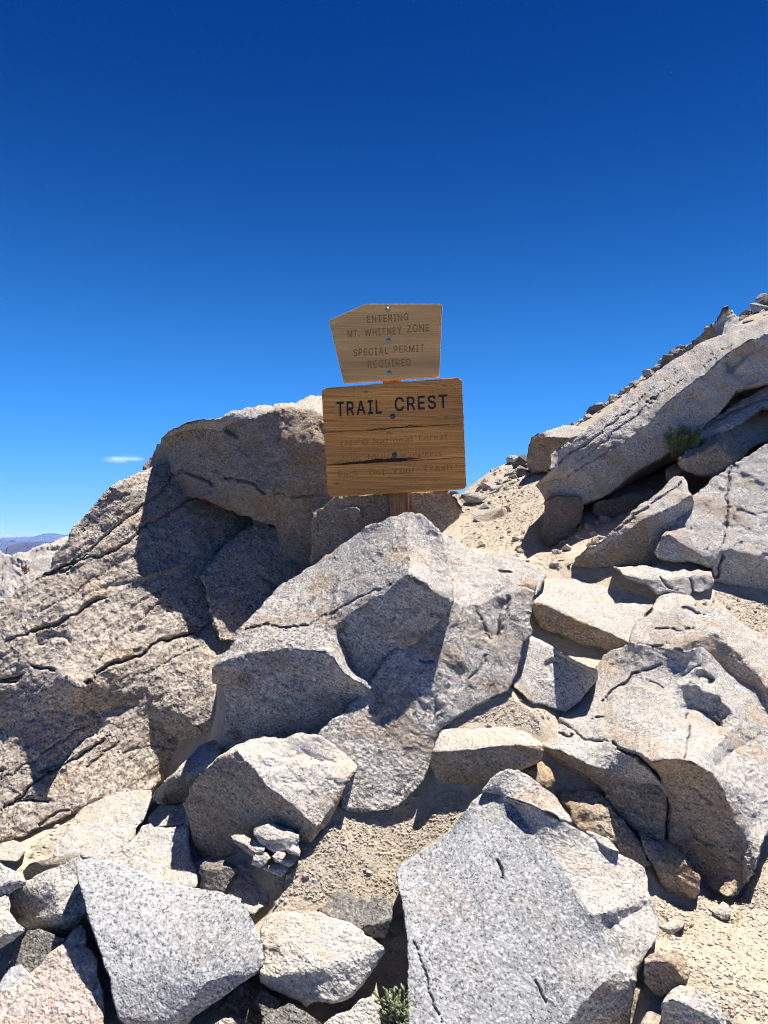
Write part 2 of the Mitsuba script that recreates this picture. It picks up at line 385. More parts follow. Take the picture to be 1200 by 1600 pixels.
# great slab on the left, with its ledges
rock('slab', 'huge brown weathered slab leaning up the left side, scored by long dark cracks', 'granite_brown',
     [(224, 735), (195, 750), (175, 765), (150, 788), (128, 810), (112, 832), (100, 850), (85, 868), (76, 886), (58, 900), (40, 915), (22, 930), (-40, 965), (-130, 1010), (-240, 1085), (-260, 1390), (-140, 1345), (0, 1312), (30, 1308), (60, 1293), (100, 1278), (125, 1260), (150, 1250), (190, 1243), (236, 1236), (262, 1215), (290, 1192), (320, 1172), (352, 1150), (372, 1100), (400, 1040), (420, 985), (450, 930), (470, 860), (440, 800), (400, 770), (330, 735), (260, 725)],
     [[(-260, 1200), (-120, 1165), (0, 1137), (25, 1120), (50, 1100), (67, 1080), (90, 1070), (107, 1066), (125, 1072), (135, 1068), (150, 1053), (165, 1045), (190, 1038), (220, 1025), (235, 1012), (247, 1005), (280, 995), (315, 985), (345, 968), (425, 940), (480, 930)],
      [(-260, 1225), (-120, 1190), (0, 1154), (30, 1140), (72, 1112), (100, 1108), (127, 1097), (135, 1068)],
      [(127, 1097), (145, 1112), (185, 1100), (205, 1105), (235, 1098), (255, 1118), (285, 1112), (305, 1135), (345, 1120), (380, 1110)],
      [(127, 1097), (132, 1120), (180, 1128), (225, 1120), (258, 1142), (300, 1165), (335, 1178)]],
     [(200, 850, .35, -.72, .60), (60, 1110, .0, -.94, -.22), (20, 1125, .0, -.94, -.22), (250, 1050, .30, -.72, .62), (220, 1113, .1, -.94, -.25), (170, 1118, .1, -.94, -.25), (150, 1190, .33, -.72, .60)],
     [(224, 735, 4.45), (190, 1243, 3.36)], thick=1.6, h=2.6, rough=.009, wave=.18, strata=.012, bed=(-.55, .0, .72), warp=3,
     cracks=[([(60, 905), (110, 880), (160, 845), (210, 800)], 1.1, .014), ([(150, 1040), (200, 985), (250, 940), (285, 905)], 1.0, .012), ([(60, 960), (120, 925), (180, 880)], 1.0, .012), ([(150, 1000), (215, 940), (265, 912)], .9, .010), ([(0, 1225), (50, 1190), (110, 1150), (140, 1130)], 1.3, .016), ([(180, 1180), (240, 1165), (290, 1175)], 1.1, .012), ([(215, 1060), (260, 1035), (310, 1010)], 1.0, .012), ([(274, 740), (257, 764), (240, 778), (218, 792), (205, 805), (190, 818), (165, 838), (140, 862), (115, 885)], 1.40, 0.0240),
             ([(330, 760), (300, 780), (272, 797), (255, 805), (232, 818), (210, 837), (190, 853), (170, 868), (130, 876), (105, 892), (58, 898)], 1.54, 0.0320),
             ([(58, 898), (82, 893), (105, 883), (120, 878)], 2.10, 0.0480), ([(40, 992), (62, 983), (85, 978), (102, 972), (130, 955), (150, 940), (172, 934)], 2.10, 0.0400),
             ([(10, 1005), (40, 992)], 1.40, 0.0240), ([(0, 1067), (20, 1066), (35, 1055), (0, 1063)], 2.10, 0.0320), ([(48, 1040), (75, 1047), (85, 1050)], 2.80, 0.0400),
             ([(0, 1265), (40, 1242), (62, 1215), (90, 1200), (130, 1180), (170, 1150)], 2.10, 0.0360), ([(20, 1255), (45, 1248), (82, 1250)], 2.10, 0.0320), ([(60, 1290), (80, 1275), (110, 1262)], 1.75, 0.0240),
             ([(135, 1200), (160, 1178), (185, 1160)], 1.54, 0.0240), ([(135, 1068), (165, 1043), (220, 1023), (247, 1004), (315, 984), (345, 968)], 1.75, 0.0480)],
     steps=[([(40, 1225), (95, 1195), (150, 1150), (175, 1128)][::-1], .03, 22), ([(110, 960), (160, 925), (215, 905)][::-1], .02, 22), ([(120, 870), (180, 832), (240, 790)][::-1], .02, 24), ([(175, 1010), (235, 975), (300, 950)][::-1], .018, 22), ([(190, 910), (220, 903), (262, 897), (290, 886), (300, 880)][::-1], -.03, 20), ([(50, 1015), (80, 1000), (115, 1005)][::-1], .05, 18), ([(150, 915), (190, 885), (240, 850)][::-1], .03, 14)])
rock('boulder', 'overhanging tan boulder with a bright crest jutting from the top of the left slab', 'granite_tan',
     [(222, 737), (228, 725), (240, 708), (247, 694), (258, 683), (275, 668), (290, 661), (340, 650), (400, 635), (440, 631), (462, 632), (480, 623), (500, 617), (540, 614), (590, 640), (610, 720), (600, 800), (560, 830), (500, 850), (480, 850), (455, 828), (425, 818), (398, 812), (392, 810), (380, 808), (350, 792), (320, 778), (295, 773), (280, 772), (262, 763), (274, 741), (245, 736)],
     [[(258, 683), (281, 672), (307, 669), (330, 669), (344, 670), (355, 662), (370, 657), (392, 655), (410, 649), (437, 637), (445, 635), (470, 640), (500, 648), (610, 665)],
      [(274, 741), (287, 736), (302, 744), (320, 750), (337, 755), (352, 748), (380, 750), (400, 757), (413, 770), (420, 772), (435, 771), (460, 776), (485, 774), (520, 772), (600, 770)],
      [(307, 669), (312, 700), (318, 730), (320, 750)], [(437, 685), (440, 730), (435, 771)], [(337, 755), (327, 772), (320, 778)], [(420, 772), (405, 790), (392, 810)],
      [(344, 670), (352, 676), (372, 684), (395, 688), (420, 690), (450, 684), (480, 690), (520, 700), (600, 690)]],
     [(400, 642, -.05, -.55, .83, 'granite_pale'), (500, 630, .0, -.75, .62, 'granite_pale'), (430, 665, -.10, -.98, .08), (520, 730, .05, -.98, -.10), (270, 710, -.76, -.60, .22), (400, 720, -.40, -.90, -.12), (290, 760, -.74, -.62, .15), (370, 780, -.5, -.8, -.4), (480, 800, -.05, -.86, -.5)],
     [(320, 750, 4.31), (400, 757, 4.09), (610, 720, 4.1)], thick=1.3, rough=.012, wave=.2, smooth=2, down=0.0, chips=.004,
     cracks=[([(274, 741), (287, 736), (302, 744), (337, 755)], 2.2, .035), ([(352, 748), (380, 750), (400, 757), (413, 770), (420, 772)], 1.8, .03), ([(420, 772), (432, 757), (440, 750)], 1.6, .015), ([(420, 772), (435, 771), (460, 776), (485, 774), (510, 772)], 1.6, .02), ([(337, 755), (327, 772)], 1.8, .02)],
     steps=[([(372, 684), (358, 678), (345, 671)], .04, 14)])
rock('slab', 'dark triangular slab wedged in shadow below the overhanging boulder', 'granite_brown',
     [(398, 811), (415, 816), (445, 832), (487, 858), (500, 880), (480, 930), (430, 985), (380, 1000), (345, 1002), (332, 960), (320, 920), (312, 893), (330, 878), (360, 848)],
     [], [(400, 900, .30, -.74, .60)], [(398, 811, 4.42)], thick=.8, rough=.010, strata=.005,
     cracks=[([(400, 902), (420, 908), (440, 918), (450, 920)], 2.5, .03), ([(310, 893), (330, 880), (360, 850), (396, 814)], 2, .02), ([(262, 905), (300, 893), (345, 868)], 2, .015)])
rock('boulder', 'bright white boulder at the far left edge below the distant blue hills', 'granite_pale',
     [(-60, 855), (-20, 858), (0, 862), (10, 867), (22, 868), (40, 865), (55, 858), (65, 852), (85, 849), (102, 842), (140, 850), (120, 900), (60, 945), (-60, 1010)],
     [[(22, 868), (45, 900), (40, 960)]], [(0, 920, -.3, -.6, .75), (80, 880, .1, -.6, .8)], [(20, 868, 7.0)], thick=1.5, rough=.02, wave=.5, strata=.008)
rock('boulder', 'brown boulder standing right behind the sign post in its shade', 'granite_tan',
     [(486, 880), (486, 850), (487, 815), (488, 802), (495, 790), (510, 779), (530, 771), (600, 766), (688, 767), (700, 770), (712, 781), (719, 793), (722, 800), (715, 811), (700, 823), (690, 832), (670, 850), (560, 900)],
     [[(487, 802), (498, 797), (515, 786), (530, 778), (600, 772), (680, 772), (702, 788), (722, 800)], [(640, 772), (650, 800), (690, 832)], [(525, 812), (530, 800), (540, 794), (552, 791), (562, 796), (566, 805)]],
     [(515, 780, -.1, -.4, .9), (600, 820, -.05, -.97, -.2), (690, 800, .35, -.88, -.3)], [(600, 772, 3.98)], thick=.6, rough=.014, wave=.12, down=.1,
     steps=[([(525, 830), (525, 812), (530, 800), (540, 794), (552, 791), (562, 796), (566, 805), (566, 825)], -.03, 22)])
# the big faceted boulder in the middle
rock('boulder', 'big pale grey boulder with a peaked top in front of the sign post, undercut below', 'granite_lichen',
     [(640, 800), (632, 801), (617, 807), (602, 813), (590, 817), (582, 818), (570, 827), (555, 838), (520, 862), (495, 878), (470, 895), (445, 912), (430, 925), (415, 940), (395, 962), (380, 978), (372, 987), (366, 1003), (345, 1028), (331, 1045), (332, 1067), (345, 1070), (354, 1097), (354, 1113), (347, 1149), (329, 1190), (400, 1215), (512, 1240), (500, 1152), (520, 1132), (545, 1112), (579, 1078), (590, 1066), (608, 1038), (630, 1016), (662, 990), (693, 963), (707, 946), (708, 940), (707, 905), (700, 880), (692, 850), (686, 830), (678, 822), (668, 813), (656, 804)],
     [[(640, 800), (636, 830), (636, 855), (641, 880), (635, 897)],
      [(635, 897), (620, 908), (597, 929), (572, 943), (553, 954), (540, 966), (530, 980), (534, 1000), (540, 1020), (545, 1040), (560, 1053), (572, 1062), (579, 1078)],
      [(635, 897), (648, 901), (665, 912), (677, 926), (692, 934), (708, 940)],
      [(331, 1045), (347, 1036), (365, 1028), (382, 1022), (407, 1019), (430, 1017), (455, 1010), (470, 1015), (490, 1016), (507, 1018), (520, 1028), (537, 1050), (558, 1064), (579, 1078)],
      [(345, 1070), (354, 1097), (401, 1088), (440, 1078), (486, 1073), (536, 1074), (579, 1078)]],
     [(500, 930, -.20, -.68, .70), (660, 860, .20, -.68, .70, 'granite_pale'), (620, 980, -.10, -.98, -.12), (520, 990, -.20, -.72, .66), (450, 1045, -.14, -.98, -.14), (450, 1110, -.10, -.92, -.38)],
     [(640, 800, 3.38), (579, 1078, 2.87)], thick=.55, h=2.6, rough=.008, wave=.12, warp=2.6, down=.2,
     cracks=[([(372, 988), (390, 984), (415, 978), (440, 982), (465, 980), (490, 974)], 1.4, .016), ([(490, 974), (520, 958), (550, 940), (580, 928), (610, 912)], 1.1, .010), ([(640, 898), (660, 912), (678, 928)], 1.2, .012), ([(345, 1030), (372, 987)], 2, .015)])
rock('boulder', 'mottled grey block split from the peaked boulder by a crack, sloping to the sand', 'granite_lichen',
     [(686, 830), (700, 840), (722, 852), (747, 867), (772, 887), (795, 907), (810, 917), (836, 924), (833, 935), (831, 960), (830, 992), (815, 1010), (806, 1050), (797, 1078), (770, 1090), (740, 1106), (712, 1120), (690, 1135), (680, 1160), (676, 1185), (672, 1195), (660, 1225), (640, 1243), (625, 1258), (610, 1268), (580, 1268), (545, 1266), (536, 1262), (528, 1235), (508, 1190), (494, 1150), (516, 1128), (541, 1108), (573, 1074), (584, 1062), (602, 1034), (624, 1012), (656, 985), (687, 959), (700, 944), (701, 938), (700, 905), (694, 880), (686, 850)],
     [[(701, 938), (720, 946), (732, 947), (752, 945), (775, 932), (800, 927), (836, 924)], [(700, 944), (700, 985), (680, 1040), (690, 1090), (712, 1120)]],
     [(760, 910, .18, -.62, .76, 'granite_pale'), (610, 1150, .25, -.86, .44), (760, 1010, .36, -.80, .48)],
     [(610, 1268, 2.68), (573, 1074, 2.92), (700, 944, 3.10)], thick=.55, h=2.6, rough=.009, wave=.12, warp=2.6, down=.2,
     cracks=[([(650, 1030), (662, 1036), (676, 1032)], 2, .018), ([(780, 990), (787, 970), (795, 950)], 2.5, .022), ([(730, 1062), (748, 1045), (760, 1025)], 1.4, .014), ([(740, 950), (760, 985), (765, 1000)], 1.3, .012)],
     steps=[([(680, 1140), (690, 1100), (720, 1070), (740, 1040)][::-1], .02, 25, 8), ([(800, 930), (790, 960), (770, 1015)], .03, 18, 5), ([(560, 1130), (610, 1105), (650, 1040)], .012, 20, 6)])
# behind the central boulder on the right
rock('slab', 'low grey ledge with hairline cracks on the sandy trail behind the central boulder', 'granite_grey',
     [(740, 862), (750, 865), (780, 865), (812, 872), (835, 888), (852, 898), (845, 915), (838, 930), (810, 922), (780, 905)],
     [], [(800, 890, .1, -.42, .9)], [(838, 920, 3.95)], thick=.5, rough=.012, strata=.008, cracks=[([(778, 894), (790, 897), (800, 896)], 3, .02), ([(810, 880), (825, 892)], 1.5, .01)])
rock('stone', 'small tan stone lodged against the low grey ledge', 'granite_tan',
     [(808, 914), (816, 907), (825, 904), (834, 910), (838, 916), (836, 926), (822, 922)], [[(808, 914), (824, 913), (838, 916)]], [(824, 908, 0, -.3, .95), (824, 918, 0, -.9, .3)], [(824, 922, 3.8)], thick=.12, h=2.8, rough=.004)
rock('boulder', 'broad pale boulder with a shaded front edge right of the central boulder', 'granite_pale',
     [(832, 940), (836, 926), (840, 917), (852, 900), (865, 894), (895, 891), (932, 891), (970, 892), (995, 899), (1027, 910), (1028, 922), (1025, 932), (1020, 950), (1012, 958), (1008, 975), (1000, 1000), (985, 1008), (955, 1020), (932, 1011), (907, 1003), (880, 991), (847, 981), (835, 966)],
     [[(832, 940), (845, 945), (862, 949), (880, 957), (915, 972), (940, 986), (970, 996), (985, 1004), (1000, 1000)]],
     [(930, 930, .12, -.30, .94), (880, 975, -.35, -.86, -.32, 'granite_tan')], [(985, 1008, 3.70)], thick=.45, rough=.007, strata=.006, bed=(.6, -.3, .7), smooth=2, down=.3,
     cracks=[([(1012, 958), (1000, 975), (990, 1000)], 2, .01), ([(870, 930), (920, 945), (960, 975)], 1.4, .006)])
rock('slab', 'flat sand-dusted slab with a chipped front edge under the grey rocks on the right', 'granite_pale',
     [(960, 889), (985, 887), (1037, 886), (1060, 888), (1077, 892), (1110, 894), (1115, 905), (1111, 917), (1097, 924), (1082, 922), (1076, 930), (1045, 922), (1027, 930), (1010, 915), (975, 900)],
     [[(960, 895), (995, 902), (1015, 907), (1040, 903), (1075, 900), (1115, 899)]], [(1040, 894, 0, -.2, .97), (1060, 912, .05, -.92, .38)], [(1050, 922, 4.05)], thick=.5, rough=.008, h=2.3, cracks=[([(1030, 903), (1040, 912), (1052, 917)], 2.5, .02), ([(1080, 903), (1082, 922)], 2, .02)])
rock('slab', 'small flat tan-topped slab between the two pale boulders on the right', 'granite_pale',
     [(1020, 950), (1024, 943), (1032, 934), (1050, 928), (1075, 930), (1086, 936), (1088, 943), (1075, 950), (1050, 957), (1020, 966)], [], [(1050, 940, 0, -.3, .95)], [(1050, 957, 3.8)], thick=.3, rough=.005, h=2.3)
rock('boulder', 'pale boulder with a long dark step, behind the large cracked boulder at right', 'granite_grey',
     [(982, 1008), (985, 990), (1000, 968), (1015, 960), (1045, 956), (1062, 946), (1080, 944), (1095, 951), (1115, 950), (1145, 964), (1170, 979), (1200, 999), (1260, 1030), (1280, 1180), (1230, 1150), (1195, 1130), (1170, 1105), (1130, 1060), (1100, 1030), (1050, 1025)],
     [[(1045, 1019), (1070, 1007), (1095, 998), (1110, 989), (1120, 988), (1140, 1005), (1160, 1025), (1176, 1046), (1192, 1070), (1240, 1110), (1280, 1130)],
      [(1097, 1034), (1118, 1032), (1132, 1047), (1150, 1060), (1178, 1068), (1196, 1084), (1198, 1136)]],
     [(1060, 980, .10, -.40, .91), (1130, 1025, -.62, -.76, .12), (1150, 1085, .1, -.6, .8)], [(1010, 1010, 3.5)], thick=.6, rough=.009, strata=.004, smooth=2,
     cracks=[([(1022, 984), (1050, 982), (1062, 986), (1088, 983)], 1.3, .014), ([(992, 1006), (1020, 1010), (1045, 1006)], 1.2, .014), ([(1066, 950), (1085, 954), (1100, 960)], 2, .015)])
rock('boulder', 'large pale cracked boulder filling the right side, its lower front deep in shade', 'granite_grey',
     [(845, 1165), (848, 1157), (858, 1148), (870, 1130), (885, 1107), (905, 1080), (930, 1050), (945, 1025), (955, 1017), (978, 1010), (985, 1005), (1010, 1008), (1040, 1012), (1060, 1015), (1076, 1017), (1090, 1010), (1098, 1011), (1110, 1022), (1120, 1035), (1135, 1050), (1150, 1065), (1167, 1082), (1190, 1110), (1240, 1150), (1250, 1240), (1200, 1292), (1187, 1322), (1182, 1352), (1175, 1368), (1160, 1386), (1150, 1400), (1135, 1401), (1115, 1392), (1098, 1374), (1080, 1352), (1060, 1327), (1041, 1312), (1027, 1313), (1000, 1303), (977, 1284), (960, 1266), (947, 1242), (935, 1226), (915, 1218), (877, 1206), (846, 1191)],
     [[(845, 1165), (860, 1171), (877, 1173), (888, 1182), (905, 1187), (917, 1195), (940, 1203), (965, 1214), (987, 1220), (1002, 1224), (1030, 1228), (1042, 1243)],
      [(958, 1161), (975, 1172), (993, 1178), (1010, 1190), (1026, 1206), (1036, 1222), (1042, 1243), (1043, 1262), (1041, 1312)],
      [(993, 1178), (1020, 1192), (1037, 1186), (1055, 1185), (1080, 1192), (1100, 1202), (1112, 1210), (1127, 1232), (1137, 1255), (1145, 1280), (1158, 1300), (1162, 1325), (1161, 1352), (1160, 1386)],
      [(1112, 1210), (1125, 1190), (1150, 1170), (1190, 1150), (1245, 1160)],
      [(958, 1161), (930, 1148), (900, 1140), (876, 1124)]],
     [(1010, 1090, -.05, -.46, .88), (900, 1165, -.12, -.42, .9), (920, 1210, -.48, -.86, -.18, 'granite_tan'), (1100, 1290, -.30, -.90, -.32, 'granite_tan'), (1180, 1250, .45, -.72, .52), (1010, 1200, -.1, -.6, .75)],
     [(846, 1191, 3.08), (1140, 1401, 2.56)], thick=.7, h=2.6, rough=.008, wave=.16, strata=.003, warp=2.2, down=.3,
     cracks=[([(940, 1098), (955, 1082), (975, 1068), (988, 1053), (1005, 1049), (1022, 1045), (1034, 1038)], 1.2, .022), ([(1065, 1062), (1080, 1047), (1092, 1041)], 1.0, .014), ([(1010, 1064), (1030, 1072), (1035, 1077)], .9, .010),
             ([(875, 1148), (890, 1152), (897, 1145)], 2, .02), ([(845, 1125), (880, 1130), (915, 1155), (958, 1161)], 1.4, .012), ([(925, 1124), (945, 1120)], .9, .010), ([(958, 1161), (975, 1172), (993, 1178), (1010, 1190), (1026, 1206), (1036, 1222)], 2.6, .045), ([(1042, 1245), (1043, 1262), (1041, 1310)], 2.5, .05),
             ([(1080, 1230), (1095, 1240), (1110, 1253)], 1.5, .01), ([(1072, 1290), (1090, 1310), (1115, 1322)], 4, .012)],
     steps=[([(1158, 1126), (1140, 1108), (1125, 1095), (1110, 1085), (1095, 1077), (1080, 1071), (1065, 1073), (1048, 1080)][::-1], .075, 42, 30), ([(1120, 1060), (1100, 1048), (1080, 1055)][::-1], .03, 16, 8)])
rock('stone', 'triangular grey stone standing on edge between the central and right boulders', 'granite_grey',
     [(820, 996), (832, 994), (845, 1000), (857, 1007), (880, 1022), (907, 1036), (932, 1047), (935, 1060), (920, 1075), (905, 1095), (884, 1112), (860, 1106), (845, 1099), (835, 1100), (820, 1089), (803, 1074), (800, 1060), (806, 1018)],
     [[(806, 1018), (820, 1002), (832, 999), (857, 1012), (880, 1027), (907, 1041), (935, 1056)]], [(850, 1003, 0, -.3, .95), (860, 1060, .16, -.84, .52)], [(845, 1099, 3.12)], thick=.2, rough=.004, down=.5,
     steps=[([(845, 1045), (862, 1030), (870, 1025)], .015, 14)])
rock('stone', 'low oblong block with flat lit top and shaded front, right of the central boulder', 'granite_tan',
     [(678, 1175), (681, 1160), (687, 1148), (694, 1141), (705, 1139), (740, 1139), (786, 1136), (815, 1143), (846, 1160), (847, 1175), (843, 1187), (808, 1203), (775, 1211), (750, 1219), (715, 1227), (686, 1232), (681, 1215), (677, 1198)],
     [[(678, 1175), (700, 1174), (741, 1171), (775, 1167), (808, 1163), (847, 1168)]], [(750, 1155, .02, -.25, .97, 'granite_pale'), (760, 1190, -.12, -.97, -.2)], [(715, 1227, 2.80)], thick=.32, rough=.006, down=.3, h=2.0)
# foreground slabs
rock('slab', 'big blue-grey speckled slab with a flat clean face at the bottom centre right', 'granite_blue',
     [(620, 1365), (627, 1351), (642, 1340), (680, 1316), (705, 1296), (725, 1268), (735, 1253), (748, 1243), (760, 1236), (780, 1240), (800, 1247), (830, 1256), (870, 1280), (900, 1295), (940, 1319), (970, 1336), (992, 1346), (1006, 1357), (1012, 1375), (1011, 1392), (1020, 1410), (1028, 1440), (1027, 1462), (1018, 1480), (1005, 1500), (994, 1530), (990, 1560), (986, 1580), (980, 1620), (637, 1640), (637, 1520), (637, 1478), (632, 1445), (628, 1415), (622, 1388)],
     [[(725, 1268), (750, 1262), (780, 1254), (792, 1252), (805, 1260), (817, 1280), (830, 1300), (855, 1326), (877, 1352), (900, 1394), (925, 1430), (950, 1459), (966, 1480), (976, 1502), (980, 1516)],
      [(792, 1252), (800, 1247)],
      [(925, 1430), (945, 1426), (962, 1418), (975, 1416), (992, 1404), (1011, 1392)],
      [(1027, 1462), (1010, 1474), (995, 1498), (980, 1516)],
      [(990, 1532), (980, 1516), (962, 1520), (945, 1534), (925, 1552), (900, 1582), (880, 1605), (860, 1640)]],
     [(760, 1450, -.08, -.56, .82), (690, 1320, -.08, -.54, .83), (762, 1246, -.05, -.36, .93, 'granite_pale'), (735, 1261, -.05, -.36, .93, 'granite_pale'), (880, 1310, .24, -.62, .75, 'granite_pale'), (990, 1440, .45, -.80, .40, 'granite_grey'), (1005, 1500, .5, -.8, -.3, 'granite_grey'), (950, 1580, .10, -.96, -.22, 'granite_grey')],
     [(700, 1310, 2.52)], thick=.28, h=2.6, rough=.0022, wave=.10, warp=1.4, down=.5,
     cracks=[([(778, 1343), (781, 1355), (783, 1365), (785, 1373)], 1.4, .02), ([(645, 1470), (655, 1490), (663, 1515), (670, 1545), (678, 1570), (690, 1600)], 1.0, .012), ([(832, 1524), (840, 1535), (848, 1558), (853, 1566)], 1.2, .014), ([(727, 1362), (731, 1390)], .7, .004)],
     steps=[([(930, 1435), (960, 1428), (1012, 1396)], .02, 18, 14)])
rock('stone', 'flat cracked grey stone lying on the top corner of the big blue-grey slab', 'granite_grey',
     [(755, 1236), (765, 1219), (780, 1205), (795, 1201), (809, 1201), (825, 1210), (842, 1224), (857, 1236), (870, 1247), (880, 1258), (890, 1274), (892, 1286), (877, 1281), (866, 1272), (852, 1268), (827, 1268), (805, 1258), (792, 1246), (777, 1240)], [], [(820, 1240, .05, -.55, .83)], [(827, 1266, '0'), (777, 1240, '0'), (877, 1281, '0')], thick=.10, h=2.3, rough=.004, smooth=3,
     cracks=[([(840, 1230), (835, 1250), (832, 1262)], 1.2, .006)])
rock('stone', 'small angular tan stone in the sand between the oblong block and the large right boulder', 'granite_tan',
     [(818, 1203), (827, 1195), (837, 1188), (848, 1191), (862, 1206), (866, 1218), (863, 1232), (853, 1234), (838, 1222)], [[(818, 1203), (838, 1208), (852, 1222), (866, 1222)]], [(845, 1200, .1, -.3, .95), (845, 1225, .1, -.8, .5)], [(853, 1234, 2.78)], thick=.1, h=2.6, rough=.005)
rock('stone', 'long rugged tan stone tucked along the shelf below the large right boulder', 'granite_tan',
     [(866, 1240), (885, 1236), (897, 1240), (910, 1234), (927, 1236), (942, 1246), (957, 1266), (975, 1282), (995, 1305), (1006, 1330), (1012, 1346), (1012, 1364), (1000, 1352), (980, 1337), (965, 1331), (957, 1321), (945, 1308), (932, 1303), (912, 1296), (900, 1290), (893, 1282), (890, 1265), (875, 1255)],
     [[(866, 1245), (890, 1252), (910, 1264), (930, 1275), (957, 1300), (985, 1322), (1012, 1348)]], [(940, 1262, .05, -.5, .86), (920, 1285, -.3, -.75, .45)], [(945, 1308, 2.69)], thick=.14, h=2.3, rough=.010, wave=.08, chips=.006)
rock('stone', 'thin pale stone sliver resting on the right slope of the blue-grey slab', 'granite_pale',
     [(918, 1297), (930, 1302), (945, 1310), (958, 1320), (967, 1332), (955, 1330), (940, 1322), (925, 1306)], [], [(940, 1315, .1, -.55, .83)], [(945, 1328, '0')], thick=.06, h=2.6, rough=.003)
rock('stone', 'dark brown layered stone in deep shade under the large right boulder', 'granite_tan',
     [(998, 1300), (1006, 1304), (1015, 1314), (1047, 1326), (1065, 1337), (1078, 1352), (1096, 1372), (1094, 1388), (1080, 1408), (1074, 1411), (1055, 1400), (1037, 1387), (1031, 1372), (1020, 1350), (1006, 1330)],
     [[(998, 1305), (1020, 1332), (1050, 1360), (1080, 1386), (1094, 1388)]], [(1050, 1340, -.1, -.6, .8), (1040, 1375, -.4, -.85, -.2)], [(1055, 1400, 2.62)], thick=.2, h=2.3, rough=.006, strata=.004, bed=(.3, 0, 1))
# below the central boulder
rock('stone', 'pale-topped boulder-sized stone with a shaded brown face at the foot of the central boulder', 'granite_grey',
     [(285, 1255), (295, 1235), (310, 1210), (325, 1197), (350, 1180), (362, 1168), (372, 1163), (390, 1157), (412, 1154), (450, 1151), (467, 1146), (485, 1148), (500, 1150), (515, 1158), (530, 1170), (545, 1182), (559, 1197), (557, 1208), (535, 1245), (515, 1280), (497, 1303), (480, 1317), (468, 1316), (440, 1320), (400, 1325), (350, 1340), (308, 1340), (297, 1283)],
     [[(310, 1210), (350, 1181), (372, 1174), (395, 1200), (420, 1228), (440, 1243), (460, 1261), (480, 1281), (492, 1292), (497, 1303)],
      [(372, 1174), (400, 1180), (440, 1186), (470, 1196), (500, 1214), (530, 1218), (545, 1216), (559, 1200)],
      [(545, 1216), (530, 1240), (510, 1275), (492, 1292)]],
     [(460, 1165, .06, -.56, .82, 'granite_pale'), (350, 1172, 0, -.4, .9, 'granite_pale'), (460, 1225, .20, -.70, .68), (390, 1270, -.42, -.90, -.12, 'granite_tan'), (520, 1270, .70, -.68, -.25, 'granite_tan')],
     [(480, 1317, 2.53)], thick=.34, h=2.6, rough=.007, wave=.09, down=.4, chips=.004,
     steps=[([(545, 1200), (500, 1190), (440, 1184), (390, 1176)], .02, 25)])
rock('slab', 'pale cream flat slab against the foot of the great left slab', 'granite_pale',
     [(77, 1341), (90, 1320), (105, 1295), (120, 1272), (132, 1259), (150, 1252), (175, 1242), (200, 1237), (225, 1233), (236, 1234), (239, 1252), (231, 1275), (212, 1295), (210, 1312), (185, 1327), (160, 1345), (125, 1338)],
     [], [(160, 1290, 0, -.46, .89)], [(125, 1338, 2.72)], thick=.12, rough=.003, wave=.2)
rock('slab', 'light grey plate propped diagonally against the great left slab', 'granite_grey',
     [(236, 1242), (252, 1225), (275, 1204), (295, 1185), (312, 1167), (335, 1156), (350, 1160), (345, 1175), (325, 1200), (305, 1230), (285, 1262), (262, 1256), (246, 1256)],
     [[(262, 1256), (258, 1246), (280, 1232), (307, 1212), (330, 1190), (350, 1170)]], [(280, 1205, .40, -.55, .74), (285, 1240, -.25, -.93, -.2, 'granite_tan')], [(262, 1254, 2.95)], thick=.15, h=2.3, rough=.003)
rock('slab', 'small pale slab in the gap between the cream slab and the shaded stone', 'granite_pale',
     [(231, 1281), (242, 1264), (250, 1257), (285, 1258), (300, 1272), (300, 1284), (280, 1290), (262, 1292), (237, 1292)], [], [(265, 1275, 0, -.4, .9)], [(262, 1292, 2.84)], thick=.1, h=2.3, rough=.003)
rock('slab', 'pale angular slab with a straight right edge beside the dark hollow', 'granite_pale',
     [(150, 1345), (175, 1328), (205, 1315), (222, 1291), (235, 1288), (240, 1293), (262, 1291), (278, 1290), (292, 1292), (297, 1345), (306, 1360), (312, 1388), (250, 1400), (180, 1380)],
     [[(150, 1350), (200, 1335), (240, 1345), (297, 1345)]], [(250, 1315, .05, -.50, .86), (250, 1370, .0, -.42, .9)], [(290, 1345, 2.64)], thick=.14, rough=.005)
rock('slab', 'pale low slab right behind the dark little stone', 'granite_pale',
     [(296, 1352), (320, 1343), (345, 1335), (360, 1327), (380, 1330), (395, 1343), (392, 1352), (365, 1380), (345, 1395), (310, 1387)], [], [(340, 1355, .05, -.4, .9)], [(345, 1390, 2.56)], thick=.1, h=2.3, rough=.003)
rock('stone', 'dark grey-green stone sitting behind the front blue-grey slab', 'granite_dark',
     [(311, 1366), (314, 1355), (320, 1347), (335, 1348), (350, 1345), (362, 1349), (371, 1352), (365, 1365), (356, 1385), (350, 1397), (338, 1396), (322, 1392)], [[(311, 1360), (335, 1360), (371, 1355)]], [(340, 1350, 0, -.3, .95), (335, 1375, -.1, -.92, .3)], [(335, 1396, 2.46)], thick=.1, h=2.6, rough=.006, wave=.05)
rock('slab', 'pale cracked slab half buried in sand beside the front blue-grey slab', 'granite_pale',
     [(350, 1396), (358, 1375), (370, 1355), (392, 1346), (406, 1351), (420, 1361), (438, 1371), (432, 1385), (418, 1398), (416, 1415), (396, 1430), (380, 1425)], [], [(390, 1385, .05, -.42, .9)], [(396, 1428, 2.4)], thick=.1, h=2.3, rough=.004, cracks=[([(385, 1370), (395, 1380), (398, 1384), (410, 1376)], 1.2, .006)])
